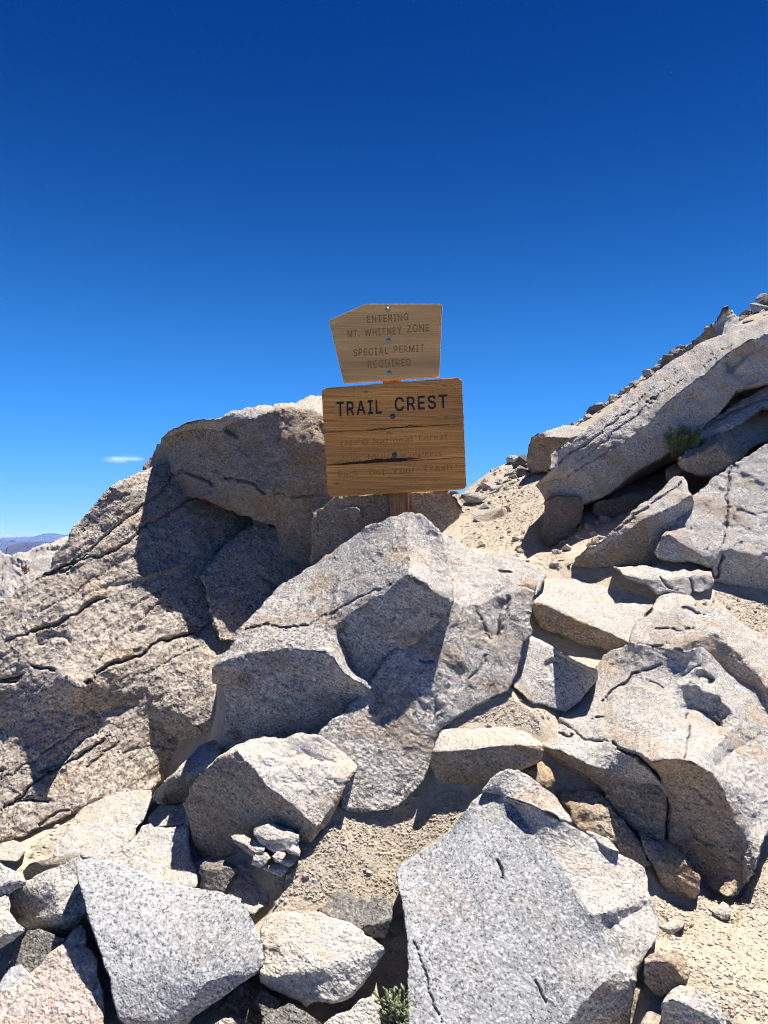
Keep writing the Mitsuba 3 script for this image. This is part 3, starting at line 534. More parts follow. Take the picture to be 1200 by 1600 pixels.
rock('stone', 'elongated pinkish tan stone in front of the shaded face', 'granite_pink',
     [(363, 1307), (372, 1304), (383, 1305), (400, 1315), (412, 1326), (411, 1333), (398, 1340), (383, 1330), (368, 1317)], [[(363, 1309), (385, 1322), (398, 1334), (411, 1330)]], [(385, 1312, .1, -.4, .9), (380, 1325, -.3, -.9, .1)], [(398, 1340, 2.47)], thick=.07, h=2.6, rough=.003)
rock('stone', 'grey wedge stone next to the elongated pinkish one', 'granite_grey',
     [(394, 1303), (396, 1296), (410, 1290), (425, 1286), (440, 1291), (452, 1296), (468, 1304), (466, 1316), (450, 1327), (428, 1332), (408, 1322)], [[(394, 1303), (415, 1313), (440, 1310), (468, 1306)]], [(425, 1298, .1, -.4, .9), (430, 1320, -.1, -.92, .2)], [(428, 1332, 2.475)], thick=.1, h=2.6, rough=.005, wave=.06)
for o, lab in (([(393, 1350), (398, 1336), (408, 1330), (418, 1332), (424, 1340), (416, 1350), (406, 1356)], 'small grey stone leftmost in the row before the grey wedge stone'), ([(423, 1338), (432, 1328), (441, 1326), (445, 1336), (438, 1349), (428, 1347)], 'small pale stone second in the row in front of the grey wedge stone'),
               ([(440, 1344), (450, 1333), (463, 1336), (467, 1345), (452, 1356), (443, 1352)], 'small bluish grey stone at the right of the row beside the sand'), ([(446, 1331), (456, 1322), (464, 1318), (470, 1328), (468, 1337), (455, 1336)], 'small white stone highest in the row beside the sand'), ([(407, 1357), (425, 1350), (440, 1352), (450, 1360), (440, 1371), (425, 1366)], 'small flat pale stone lowest in the row beside the sand')):
    rock('stone', lab, 'granite_pale' if 'pale' in lab or 'white' in lab else 'granite_grey', o, [[tuple(np.mean([o[0], o[1]], 0) + [-4, 3]), tuple(np.mean(o, 0) + [0, 1]), tuple(np.mean([o[3], o[4]], 0) + [4, 1])]],
         [(*(np.mean(o, 0) + [0, -5]), .1, -.4, .9), (*(np.mean(o, 0) + [0, 6]), -.1, -.92, .3)], [(*max(o, key=lambda c: c[1]), 2.445)], thick=.06, h=2.4, rough=.004, wave=.05)
rock('slab', 'large blue-grey speckled slab with a curved lower edge at the bottom left', 'granite_blue',
     [(120, 1354), (126, 1346), (140, 1342), (165, 1344), (200, 1354), (235, 1370), (262, 1379), (290, 1385), (312, 1388), (345, 1394), (368, 1404), (386, 1419), (398, 1448), (410, 1475), (412, 1492), (411, 1510), (398, 1521), (375, 1537), (345, 1560), (300, 1592), (288, 1612), (205, 1612), (184, 1590), (176, 1562), (170, 1530), (158, 1490), (148, 1462), (138, 1428), (128, 1396), (122, 1376)],
     [[(184, 1590), (220, 1597), (262, 1597), (285, 1582), (305, 1556), (325, 1534), (362, 1521), (390, 1512), (411, 1497)]], [(260, 1460, -.10, -.52, .85), (350, 1545, -.05, -.95, -.2), (230, 1605, -.05, -.95, -.2)], [(262, 1597, 2.0)], thick=.22, h=2.6, rough=.0026, wave=.12, warp=1.6, down=.5, shrink=.15)
rock('stone', 'light grey stone with a squared dark end, left of the bottom left slab', 'granite_grey',
     [(15, 1396), (20, 1390), (27, 1385), (50, 1373), (75, 1361), (100, 1349), (122, 1338), (135, 1350), (140, 1420), (130, 1437), (126, 1447), (105, 1464), (80, 1460), (45, 1451), (27, 1441), (16, 1427)],
     [[(15, 1396), (40, 1386), (87, 1376), (89, 1405), (90, 1432)], [(16, 1427), (28, 1431), (50, 1434), (67, 1436), (90, 1432), (100, 1436), (120, 1434), (132, 1430)]],
     [(110, 1390, .05, -.55, .84), (50, 1378, .0, -.5, .86), (55, 1410, -.55, -.82, .15), (80, 1448, -.1, -.85, -.5)], [(90, 1432, 2.3)], thick=.2, rough=.004, h=2.3, down=.4)
rock('stone', 'mottled stone at the left edge under the sand patch', 'granite_grey',
     [(-20, 1345), (0, 1349), (15, 1356), (30, 1366), (41, 1374), (38, 1381), (15, 1397), (-20, 1420)], [[(-20, 1390), (0, 1386), (20, 1377), (41, 1374)]], [(10, 1365, .1, -.45, .88), (10, 1390, .1, -.9, -.1)], [(0, 1400, 2.3)], thick=.15, h=2.3, rough=.004)
rock('slab', 'pale broken slab at the left edge under the light grey stone', 'granite_pale',
     [(-20, 1415), (0, 1405), (15, 1397), (16, 1427), (27, 1441), (42, 1451), (20, 1470), (-20, 1492)], [[(-20, 1470), (10, 1462), (42, 1451)]], [(10, 1435, .05, -.5, .86), (10, 1468, -.1, -.9, -.2)], [(0, 1478, 2.2)], thick=.15, h=2.3, rough=.004)
rock('slab', 'pinkish speckled slab in the bottom left corner', 'granite_pink',
     [(-20, 1560), (0, 1551), (30, 1536), (47, 1524), (62, 1510), (78, 1493), (95, 1478), (115, 1456), (126, 1447), (132, 1452), (133, 1480), (142, 1487), (151, 1502), (152, 1520), (158, 1535), (161, 1560), (162, 1600), (160, 1630), (-20, 1630)],
     [[(60, 1512), (100, 1490), (133, 1482)]], [(80, 1550, .0, -.54, .84), (110, 1470, .0, -.5, .86)], [(100, 1600, 2.03)], thick=.2, rough=.005, down=.5)
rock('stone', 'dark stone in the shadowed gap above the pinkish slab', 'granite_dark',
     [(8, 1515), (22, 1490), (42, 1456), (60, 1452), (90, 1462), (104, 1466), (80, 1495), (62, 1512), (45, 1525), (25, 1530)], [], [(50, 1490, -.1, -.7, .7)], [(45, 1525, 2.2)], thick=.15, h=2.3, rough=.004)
rock('stone', 'small grey-blue stone at the left edge above the pinkish slab', 'granite_blue',
     [(-15, 1545), (0, 1535), (18, 1512), (32, 1508), (48, 1523), (42, 1534), (0, 1554)], [], [(20, 1530, .1, -.5, .85)], [(0, 1552, 2.1)], thick=.1, h=2.8, rough=.005)
rock('stone', 'thin greenish grey stone in the crack under the cream slab', 'granite_dark',
     [(37, 1362), (45, 1351), (62, 1344), (78, 1342), (95, 1338), (125, 1336), (118, 1345), (82, 1362), (42, 1380)], [[(37, 1364), (60, 1352), (90, 1350), (120, 1340)]], [(60, 1348, 0, -.35, .94), (70, 1362, -.1, -.95, .0)], [(60, 1370, 2.5)], thick=.1, h=2.8, rough=.004)
rock('stone', 'flat cream stone on the sand at the left edge', 'granite_pale',
     [(-15, 1325), (0, 1318), (20, 1312), (40, 1319), (43, 1328), (26, 1346), (0, 1347), (-15, 1348)], [], [(15, 1330, 0, -.4, .92)], [(10, 1346, 2.75)], thick=.08, h=2.8, rough=.003)
rock('stone', 'rounded cream stone between the two blue-grey slabs', 'granite_pale',
     [(404, 1450), (410, 1438), (420, 1428), (450, 1425), (495, 1426), (525, 1436), (552, 1446), (582, 1462), (595, 1472), (599, 1488), (590, 1505), (578, 1522), (563, 1545), (541, 1562), (520, 1570), (500, 1566), (477, 1571), (466, 1560), (440, 1552), (424, 1547), (407, 1534), (406, 1520), (411, 1503), (412, 1485), (407, 1465)],
     [[(406, 1522), (430, 1532), (452, 1524), (478, 1518), (505, 1512), (520, 1502), (550, 1498), (578, 1492), (599, 1484)], [(505, 1512), (506, 1540), (500, 1566)], [(407, 1465), (430, 1478), (445, 1465), (490, 1450), (540, 1452), (595, 1475)]],
     [(500, 1438, .0, -.30, .95), (490, 1490, -.05, -.52, .85), (450, 1545, -.22, -.92, -.15), (550, 1525, .35, -.84, .30)], [(500, 1566, 2.08)], thick=.2, h=2.6, rough=.007, wave=.08, smooth=4, down=.4, chips=.003,
     steps=[([(405, 1468), (420, 1476), (432, 1482)][::-1], .012, 14)])
rock('stone', 'dull brownish grey flat stone behind the rounded cream stone', 'granite_dark',
     [(497, 1422), (508, 1412), (517, 1396), (530, 1389), (541, 1387), (551, 1399), (570, 1406), (600, 1400), (611, 1410), (612, 1440), (601, 1466), (585, 1466), (560, 1455), (525, 1440)], [[(560, 1452), (580, 1446), (611, 1436)]], [(555, 1420, .05, -.42, .9), (595, 1452, .1, -.95, -.1)], [(585, 1464, 2.28)], thick=.12, h=2.3, rough=.003)
scene_mats = {}
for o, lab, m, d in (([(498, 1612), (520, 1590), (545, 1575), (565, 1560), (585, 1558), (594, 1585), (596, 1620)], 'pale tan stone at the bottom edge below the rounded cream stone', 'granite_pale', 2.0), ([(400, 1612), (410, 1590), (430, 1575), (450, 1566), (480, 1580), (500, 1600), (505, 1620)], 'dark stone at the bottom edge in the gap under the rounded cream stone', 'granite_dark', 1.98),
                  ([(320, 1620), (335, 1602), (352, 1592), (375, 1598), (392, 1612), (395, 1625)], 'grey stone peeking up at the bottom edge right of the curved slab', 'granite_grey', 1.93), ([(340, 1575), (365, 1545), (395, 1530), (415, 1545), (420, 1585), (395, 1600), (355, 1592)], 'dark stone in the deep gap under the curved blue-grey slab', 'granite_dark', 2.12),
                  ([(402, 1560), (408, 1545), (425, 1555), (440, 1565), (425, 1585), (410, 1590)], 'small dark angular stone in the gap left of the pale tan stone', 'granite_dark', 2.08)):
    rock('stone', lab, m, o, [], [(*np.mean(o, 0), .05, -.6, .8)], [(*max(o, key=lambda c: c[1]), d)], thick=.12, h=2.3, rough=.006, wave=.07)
rock('stone', 'tan stone with a shaded face in the bottom right sand, farther from the camera', 'granite_tan',
     [(1008, 1500), (1015, 1493), (1026, 1488), (1050, 1485), (1066, 1490), (1078, 1517), (1076, 1530), (1072, 1541), (1040, 1553), (1031, 1559), (1018, 1548), (1007, 1535)], [[(1008, 1506), (1018, 1502), (1035, 1503), (1050, 1500), (1060, 1517), (1072, 1536)]], [(1050, 1492, .15, -.4, .9), (1072, 1515, .4, -.6, .7), (1035, 1530, -.25, -.93, -.25)], [(1031, 1559, 2.1)], thick=.14, h=2.8, rough=.005)
rock('stone', 'grey stone cut by the bottom edge in the bottom right sand', 'granite_grey',
     [(1034, 1572), (1039, 1556), (1050, 1547), (1062, 1541), (1077, 1542), (1100, 1551), (1117, 1565), (1128, 1585), (1140, 1625), (1034, 1630)], [[(1035, 1568), (1050, 1562), (1063, 1565), (1085, 1576), (1112, 1590), (1133, 1610)]], [(1080, 1556, .15, -.42, .9), (1070, 1600, -.1, -.95, -.2)], [(1070, 1628, 2.0)], thick=.14, h=2.8, rough=.005)
rock('stone', 'flat cream stone half sunk in sand beside the blue-grey slab', 'granite_pale',
     [(1030, 1449), (1042, 1443), (1052, 1440), (1066, 1439), (1069, 1447), (1060, 1454), (1050, 1463), (1038, 1457)], [[(1030, 1451), (1048, 1453), (1069, 1446)]], [(1050, 1445, 0, -.35, .93), (1048, 1458, 0, -.95, .1)], [(1050, 1463, 2.42)], thick=.07, h=2.4, rough=.003)
rock('stone', 'small white stone at the edge of the shade under the large right boulder', 'granite_pale',
     [(1112, 1424), (1120, 1415), (1130, 1409), (1139, 1416), (1142, 1428), (1138, 1437), (1124, 1434)], [[(1112, 1426), (1128, 1424), (1142, 1428)]], [(1128, 1417, .1, -.4, .9), (1128, 1430, 0, -.92, .3)], [(1124, 1435, 2.52)], thick=.06, h=2.4, rough=.003)
for o, lab, m, d in (([(606, 1328), (611, 1320), (622, 1322), (638, 1328), (636, 1340), (625, 1347), (612, 1336)], 'flat pale stone on the sand left of the big blue-grey slab', 'granite_pale', 2.62), ([(612, 1296), (618, 1288), (632, 1287), (639, 1297), (634, 1309), (620, 1303)], 'whitish stone on the sand just above the flat pale one', 'granite_pale', 2.72),
                     ([(644, 1236), (650, 1229), (664, 1227), (672, 1234), (668, 1241), (650, 1242)], 'thin grey stone lying by the left corner of the oblong block', 'granite_grey', 2.88), ([(622, 1262), (632, 1247), (650, 1242), (664, 1254), (662, 1262), (640, 1272)], 'flat tan stone at the foot of the central boulder', 'granite_tan', 2.84)):
    rock('stone', lab, m, o, [], [(*np.mean(o, 0), .0, -.45, .9)], [(*max(o, key=lambda c: c[1]), d)], thick=.06, h=2.4, rough=.003)
# the rocks up the slope on the right
rock('slab', 'long tilted pale slab jutting down the right slope with a shaded underside', 'granite_grey',
     [(837, 758), (845, 750), (857, 741), (859, 737), (860, 712), (865, 705), (885, 694), (900, 681), (917, 668), (950, 645), (975, 620), (1010, 595), (1040, 572), (1070, 552), (1087, 544), (1100, 535), (1125, 526), (1162, 515), (1200, 496), (1260, 470), (1270, 590), (1190, 600), (1150, 610), (1135, 630), (1118, 650), (1095, 668), (1060, 700), (1037, 710), (1018, 720), (985, 745), (950, 770), (935, 780), (912, 785), (892, 781), (885, 786), (860, 793), (854, 790), (850, 773)],
     [[(837, 758), (865, 748), (880, 748), (892, 755), (908, 752), (922, 745), (940, 722), (970, 700), (982, 687), (1012, 665), (1032, 640), (1055, 615), (1080, 600), (1120, 567), (1150, 545), (1170, 534), (1200, 522), (1270, 500)],
      [(1120, 567), (1128, 575), (1137, 584), (1155, 586), (1200, 585), (1270, 570)], [(1137, 584), (1150, 610)],
      [(892, 755), (900, 770), (912, 785)]],
     [(1000, 630, -.36, -.62, .70), (1050, 670, .08, -.92, -.38), (1180, 555, .12, -.90, -.42), (1180, 590, .0, -.9, .1), (865, 770, -.05, -.97, -.2)],
     [(850, 773, 5.0)], thick=1.0, h=2.4, rough=.0065, wave=.22, strata=.005, bed=(.35, .5, .8), warp=2.4, down=.4,
     cracks=[([(865, 728), (905, 699), (950, 668), (985, 640)], 1.1, .018), ([(900, 722), (945, 688), (1000, 645), (1050, 604), (1090, 575)], .9, .014), ([(960, 655), (1020, 610), (1080, 566), (1120, 540)], .8, .010), ([(1010, 630), (1020, 625), (1028, 628)], 2, .02), ([(885, 742), (930, 716), (960, 697)], 1.4, .016), ([(1100, 575), (1125, 552), (1150, 540)], 1.5, .02), ([(1052, 615), (1053, 660)], 1.6, .012)],
     steps=[([(1125, 566), (1138, 585)][::-1], .06, 30), ([(1060, 615), (1090, 620), (1115, 625)], .03, 20)])
rock('boulder', 'pointed rock with a pale lit side on the skyline above the long tilted slab', 'granite_tan',
     [(1137, 482), (1146, 485), (1151, 496), (1160, 505), (1163, 518), (1130, 540), (1095, 560), (1050, 580), (1040, 575), (1052, 560), (1062, 550), (1087, 527), (1100, 516), (1115, 505), (1125, 494)],
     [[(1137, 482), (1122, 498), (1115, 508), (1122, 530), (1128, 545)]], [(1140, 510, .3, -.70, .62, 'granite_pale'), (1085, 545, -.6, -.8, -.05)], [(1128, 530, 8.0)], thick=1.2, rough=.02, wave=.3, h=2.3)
rock('boulder', 'squarish tan boulder with a lit flat top at the upper end of the trail', 'granite_tan',
     [(821, 724), (823, 708), (827, 692), (830, 684), (836, 680), (850, 675), (860, 671), (878, 667), (895, 665), (912, 668), (925, 672), (920, 700), (880, 730), (855, 735), (842, 737), (828, 735)],
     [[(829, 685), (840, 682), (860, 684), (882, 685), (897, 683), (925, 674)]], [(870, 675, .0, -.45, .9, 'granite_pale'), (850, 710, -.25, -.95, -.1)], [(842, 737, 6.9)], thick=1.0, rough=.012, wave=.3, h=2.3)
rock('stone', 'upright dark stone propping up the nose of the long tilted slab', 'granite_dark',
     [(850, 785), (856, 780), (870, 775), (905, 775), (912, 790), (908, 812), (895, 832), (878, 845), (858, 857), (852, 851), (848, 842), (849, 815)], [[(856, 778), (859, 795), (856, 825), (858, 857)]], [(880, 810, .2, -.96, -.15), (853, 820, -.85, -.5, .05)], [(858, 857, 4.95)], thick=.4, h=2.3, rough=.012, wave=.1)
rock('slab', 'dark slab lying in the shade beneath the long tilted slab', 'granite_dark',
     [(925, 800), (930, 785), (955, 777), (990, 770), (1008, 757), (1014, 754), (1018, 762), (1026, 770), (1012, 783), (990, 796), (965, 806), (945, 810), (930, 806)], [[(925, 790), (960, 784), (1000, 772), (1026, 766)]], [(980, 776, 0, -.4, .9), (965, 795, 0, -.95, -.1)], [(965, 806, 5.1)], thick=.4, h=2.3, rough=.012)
rock('slab', 'sharp-edged slab slanting down to a point on the sand, lit along its top', 'granite_grey',
     [(893, 883), (903, 871), (913, 861), (925, 858), (945, 842), (970, 820), (1000, 790), (1020, 780), (1037, 762), (1050, 752), (1060, 746), (1070, 747), (1078, 762), (1085, 785), (1065, 815), (1050, 850), (1032, 884), (1000, 884), (975, 883), (937, 885), (915, 885)],
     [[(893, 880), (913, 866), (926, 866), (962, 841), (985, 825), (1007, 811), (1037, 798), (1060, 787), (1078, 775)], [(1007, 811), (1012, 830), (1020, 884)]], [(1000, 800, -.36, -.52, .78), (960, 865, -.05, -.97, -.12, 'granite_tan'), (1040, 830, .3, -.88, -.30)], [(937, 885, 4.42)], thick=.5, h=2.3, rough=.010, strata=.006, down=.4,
     cracks=[([(960, 832), (1000, 802), (1040, 775), (1065, 755)], 1.5, .02)])
rock('boulder', 'big flat-faced pale boulder with a vertical crack at the right edge', 'granite_grey',
     [(1027, 862), (1035, 841), (1042, 828), (1050, 818), (1058, 803), (1066, 790), (1080, 777), (1100, 760), (1117, 746), (1150, 725), (1170, 714), (1200, 692), (1260, 660), (1270, 940), (1200, 920), (1170, 918), (1130, 911), (1115, 907), (1115, 882), (1090, 880), (1050, 877), (1027, 870)],
     [[(1035, 841), (1047, 836), (1070, 853), (1085, 862), (1100, 871), (1117, 875), (1127, 861), (1140, 858), (1165, 866), (1200, 876), (1270, 890)], [(1117, 875), (1116, 895)]],
     [(1120, 800, -.12, -.74, .66), (1070, 868, -.2, -.95, -.2), (1170, 895, .05, -.93, -.35)], [(1090, 880, 4.25)], thick=.8, rough=.011, wave=.2, strata=.006, bed=(.3, -.5, .8), down=.4,
     cracks=[([(1160, 715), (1140, 742), (1136, 785), (1134, 822), (1128, 857)], 1.5, .02), ([(1136, 795), (1160, 797), (1180, 805), (1200, 800)], 1.3, .01), ([(1120, 900), (1125, 880), (1128, 860)], 2.5, .04)])
rock('slab', 'upper thin slab of the pair lying above the flat-faced boulder', 'granite_grey',
     [(1071, 703), (1075, 690), (1080, 682), (1107, 657), (1130, 642), (1162, 622), (1200, 604), (1260, 580), (1260, 640), (1190, 640), (1148, 667), (1125, 682), (1100, 694), (1075, 707)], [[(1071, 700), (1080, 688), (1108, 676), (1142, 662), (1148, 667)]], [(1140, 648, -.32, -.58, .75), (1100, 690, -.05, -.95, -.25)], [(1100, 694, 4.84)], thick=.5, h=2.3, rough=.010, strata=.005,
     cracks=[([(1100, 672), (1140, 645), (1175, 632), (1200, 625)], 1.5, .02)])
rock('slab', 'lower slab of the pair with a brown shaded end above the flat-faced boulder', 'granite_tan',
     [(1060, 721), (1068, 713), (1075, 706), (1100, 693), (1120, 684), (1140, 666), (1170, 648), (1200, 634), (1260, 610), (1260, 680), (1200, 690), (1177, 698), (1165, 712), (1147, 724), (1130, 736), (1117, 743), (1090, 741), (1064, 728)], [[(1060, 723), (1080, 715), (1105, 702), (1120, 693), (1130, 704), (1147, 724)], [(1120, 684), (1120, 693)]], [(1095, 700, -.3, -.5, .8), (1095, 725, -.15, -.95, -.2), (1170, 680, .12, -.72, .68)], [(1117, 743, 4.72)], thick=.5, h=2.3, rough=.011)
rock('stone', 'small lit-topped stone in the dark hollow under the lower slab of the pair', 'granite_tan', [(1037, 742), (1038, 731), (1048, 725), (1060, 721), (1066, 728), (1064, 740), (1052, 752), (1042, 752)], [[(1037, 736), (1050, 735), (1066, 729)]], [(1052, 728, 0, -.4, .9), (1050, 743, 0, -.95, 0)], [(1045, 752, 4.95)], thick=.2, h=2.6, rough=.006)
rock('stone', 'grey stone at the right edge under the upper shaded end of the tilted slab', 'granite_grey', [(1158, 605), (1160, 592), (1180, 587), (1200, 589), (1240, 592), (1240, 605), (1200, 605), (1162, 623)], [[(1158, 600), (1190, 600), (1240, 600)]], [(1190, 594, -.2, -.4, .9), (1175, 610, -.3, -.9, 0)], [(1162, 623, 5.15)], thick=.3, h=2.8, rough=.008)
rock('stone', 'rough dark stone wedged between the tilted slab and the upper thin slab', 'granite_dark', [(1114, 622), (1122, 612), (1137, 602), (1150, 601), (1153, 615), (1140, 636), (1120, 650), (1110, 640)], [[(1112, 628), (1130, 615), (1153, 608)]], [(1135, 608, 0, -.5, .85), (1128, 630, 0, -.95, -.1)], [(1120, 648, 5.1)], thick=.2, h=2.6, rough=.01)

rock('stone', 'reddish brown rock filling the dark recess left of the boulder behind the post', 'granite_tan', [(430, 820), (460, 830), (500, 780), (540, 780), (540, 880), (490, 900), (460, 900), (440, 870)], [[(470, 800), (485, 850), (480, 900)]], [(450, 860, -.1, -.9, -.3), (510, 850, .1, -.95, -.2)], [(485, 850, 4.3)], thick=.5, h=2.6)
# ------------------------------------------------------------------ the ground
GP = [(100, 1625, 2.1), (500, 1625, 2.06), (600, 1600, 2.14), (300, 1560, 2.25), (1150, 1590, 1.98), (1000, 1592, 2.0), (620, 1400, 2.42), (550, 1330, 2.54), (600, 1272, 2.70), (700, 1250, 2.74), (480, 1350, 2.46), (420, 1362, 2.46), (440, 1380, 2.42), (20, 1335, 2.85), (100, 1305, 3.0), (200, 1290, 2.95), (300, 1330, 2.6), (300, 1430, 2.45),
      (1150, 1480, 2.34), (1180, 1400, 2.58), (1060, 1420, 2.5), (745, 1112, 2.93), (795, 1088, 3.04), (850, 1118, 3.0), (690, 1160, 2.84), (720, 1135, 2.88), (614, 1480, 2.45), (612, 1540, 2.3), (880, 1250, 2.82), (940, 1300, 2.7), (1150, 960, 4.0), (1195, 940, 4.2), (1100, 930, 4.1), (840, 882, 4.42), (750, 862, 4.75), (850, 862, 4.7), (900, 888, 4.35), (1000, 890, 4.25),
      (960, 812, 4.95), (930, 850, 4.7), (1050, 770, 5.0), (780, 805, 6.0), (740, 776, 7.4), (700, 790, 6.4), (830, 738, 7.6), (820, 716, 8.4), (790, 724, 8.3), (760, 743, 8.0), (900, 663, 9.0), (975, 611, 9.6), (1060, 547, 10.5), (1160, 496, 11.5), (1200, 480, 12.0), (1300, 420, 12.5), (850, 1020, 3.75), (640, 850, 3.95), (500, 860, 4.1)]
gp = np.array([P(*g) for g in GP])
extra = np.array([[-3, 3.2, .1], [-2.6, 2.2, .0], [-2, 1.4, .0], [0, 0.4, .02], [2, 1.0, .05], [2.4, 2.2, .3], [2.6, 3.6, 1.0], [-4, 5.5, -.4], [-5, 8, -1.5], [-3, 9, -.8], [-1, 7, .9], [-.8, 5, .9], [0, 9.5, 1.0], [1, 12, 1.2], [4, 16, 3.2], [8, 16, 5.0], [10, 9, 5.5], [9, 5, 4.2], [7, 2.5, 2.6], [-8, 4, -1.5], [-9, 12, -5], [0, 17, -2.0], [-6, 17, -6]])
pts3 = np.vstack([gp, extra])
GROUND = RBFInterpolator(pts3[:, :2], pts3[:, 2], kernel='linear', smoothing=0.01, neighbors=24)
GZ0 = RBFInterpolator(pts3[:, :2], pts3[:, 2], kernel='thin_plate_spline', smoothing=0.002)
def ground_z(x, y):
    p = np.c_[np.ravel(x), np.ravel(y)]
    return (0.5 * GZ0(p) + 0.5 * GROUND(p)).reshape(np.shape(x))


NU, NV = 700, 600
u = np.linspace(-1.05, 0.95, NU); yy = np.geomspace(0.5, 15.5, NV)
gy = np.repeat(yy[:, None], NU, 1); gx = u[None, :] * (gy + 0.9)
from scipy.interpolate import RegularGridInterpolator
cx, cy = np.meshgrid(np.linspace(-18, 17, 176), np.linspace(0, 16.5, 84), indexing='ij')
GRID = RegularGridInterpolator((cx[:, 0], cy[0]), ground_z(cx, cy), method='linear', bounds_error=False, fill_value=None)
fx, fy = np.meshgrid(np.linspace(-2.5, 5, 251), np.linspace(1.2, 9, 261), indexing='ij')
FINE = RegularGridInterpolator((fx[:, 0], fy[0]), ground_z(fx, fy), method='linear', bounds_error=False, fill_value=None)
def gz(x, y):
    p = np.stack([x, y], -1); a = GRID(p)
    i = (p[..., 0] > -2.5) & (p[..., 0] < 5) & (p[..., 1] > 1.2) & (p[..., 1] < 9)
    a[i] = FINE(p[i])
    q = np.stack([x, y, 0 * x], -1)
    return a + 0.05 * (vfbm(q, 0.5, 3, 5) - .5) + 0.022 * (vfbm(q, 0.11, 3, 2) - .5) + 0.015 * (vfbm(q, 0.035, 2, 4) - .5)
from scipy.ndimage import gaussian_filter, maximum_filter
gzv = gz(gx, gy); low = np.zeros_like(gzv)
for _ in range(45):               # the ground lies under the rocks: sink it wherever it would cover one
    zz = gzv - low; px = gx / gy * FOC + 600; py = HZ - (zz - EYE) / gy * FOC
    i, j = np.clip((py / 2).astype(int), 0, 849), np.clip(((px + 50) / 2).astype(int), 0, 649)
    hide = (gy < ZB[i, j] + 0.03) & (ZB[i, j] < 1e8) & (py < 1690) & (py > 0) & (px > -50) & (px < 1250)
    if not hide.any(): break
    low[hide] += 0.012
low = gaussian_filter(maximum_filter(low, 5), 2.2)
LOW = RegularGridInterpolator((yy, u), low, method='linear', bounds_error=False, fill_value=0)
gz_raw = gz
def gz(x, y): return gz_raw(x, y) - LOW(np.stack([y, x / (y + 0.9)], -1))
gV = np.stack([gx, gy, gzv - low], -1)
ij = np.arange(NU * NV).reshape(NV, NU)
gF = np.vstack([np.c_[ij[:-1, :-1].ravel(), ij[:-1, 1:].ravel(), ij[1:, 1:].ravel()], np.c_[ij[:-1, :-1].ravel(), ij[1:, 1:].ravel(), ij[1:, :-1].ravel()]])
# the skirt carries the ridge down to the plain far below
rim = np.r_[ij[-1, ::-1], ij[:, 0][::-1], ij[0, :], ij[:, -1]]
gVf = gV.reshape(-1, 3); rv = gVf[rim]; out = rv - [0, 6, 0]; out[:, 2] = 0; out /= np.linalg.norm(out, axis=1, keepdims=True)
V2, F2, prev, n0 = [gVf], [gF], rim, len(gVf)
for dist, drop in ((8, 9), (60, 70), (300, 330), (900, 640)):
    nv = rv + out * dist; nv[:, 2] = np.minimum(nv[:, 2], 0) * 0.3 - drop; cur = n0 + np.arange(len(rim)); n0 += len(rim)
    F2 += [np.c_[prev[:-1], cur[:-1], prev[1:]], np.c_[prev[1:], cur[:-1], cur[1:]]]; V2.append(nv); prev = cur
scene['ground'] = mikit.ply(trimesh.Trimesh(np.vstack(V2), np.vstack(F2), process=False), 'sand', smooth=True)
labels['ground'] = {'label': 'sandy tan gravel ground and trail between the rocks', 'category': 'ground', 'kind': 'structure'}

# the plain far below and two ranges of hills in the haze
def hill_range(key, y0, depth, crest, seed, label):
    """crest: photo column and row of points along the skyline."""
    px = np.linspace(-900, 2100, 420); ys = np.linspace(-1, 1, 30)
    rows = np.interp(px, *zip(*crest)); X = (px - 600) / FOC * y0; top = EYE + (HZ - rows) / FOC * y0
    q = np.stack([X / y0 * 40, X * 0, X * 0 + seed], -1); top = top + y0 * .0016 * (meshkit.fbm(q, 4, seed) - .5)
    Y = np.repeat(ys[None], len(px), 0); Xg = np.repeat(X[:, None], len(ys), 1)
    prof = (1 - np.abs(Y)) ** .8; rid = meshkit.fbm(np.stack([Xg / y0 * 30, Y * 2.0, Y * 0], -1), 4, seed + 2)
    Z = ZP - 5 + (top[:, None] - ZP) * prof * (1 - .35 * np.abs(Y) * rid * 2 * (1 - np.abs(Y)))
    V = np.stack([Xg + depth * .3 * (rid - .5), y0 + Y * depth, Z], -1).reshape(-1, 3); k = np.arange(V.shape[0]).reshape(Xg.shape)
    F = np.vstack([np.c_[k[:-1, :-1].ravel(), k[1:, :-1].ravel(), k[1:, 1:].ravel()], np.c_[k[:-1, :-1].ravel(), k[1:, 1:].ravel(), k[:-1, 1:].ravel()]])
    scene[key] = mikit.ply(trimesh.Trimesh(V, F, process=False), 'far_ground', smooth=True)
    labels[key] = {'label': label, 'category': 'hills', 'kind': 'structure'}
ZP = -620.0
hill_range('hills', 5200, 1300, [(-900, 858), (0, 852), (25, 851), (42, 847), (58, 842), (72, 841), (100, 842), (130, 846), (500, 856), (2100, 860)], 3, 'nearer dark blue range of hills far below at the left')
hill_range('hills_001', 9500, 1800, [(-900, 846), (0, 841), (10, 840), (22, 842), (36, 843), (52, 842), (64, 843), (110, 842), (400, 845), (2100, 846)], 8, 'paler blue range of hills behind the dark blue one at the left')
hill_range('hills_002', 17000, 2600, [(-900, 838), (0, 838.5), (40, 836), (58, 832.5), (80, 831.5), (100, 834), (140, 836), (600, 838), (2100, 838)], 13, 'faintest pale range of hills at the skyline on the left')
g = 26000.0
scene['plain'] = mikit.ply(trimesh.Trimesh([[-g, -g, ZP], [g, -g, ZP], [g, g, ZP], [-g, g, ZP]], [[0, 1, 2], [0, 2, 3]], process=False), 'far_ground')
labels['plain'] = {'label': 'hazy desert plain far below the ridge', 'category': 'plain', 'kind': 'structure'}
HT, HB = 9.0, ZP - 1.0
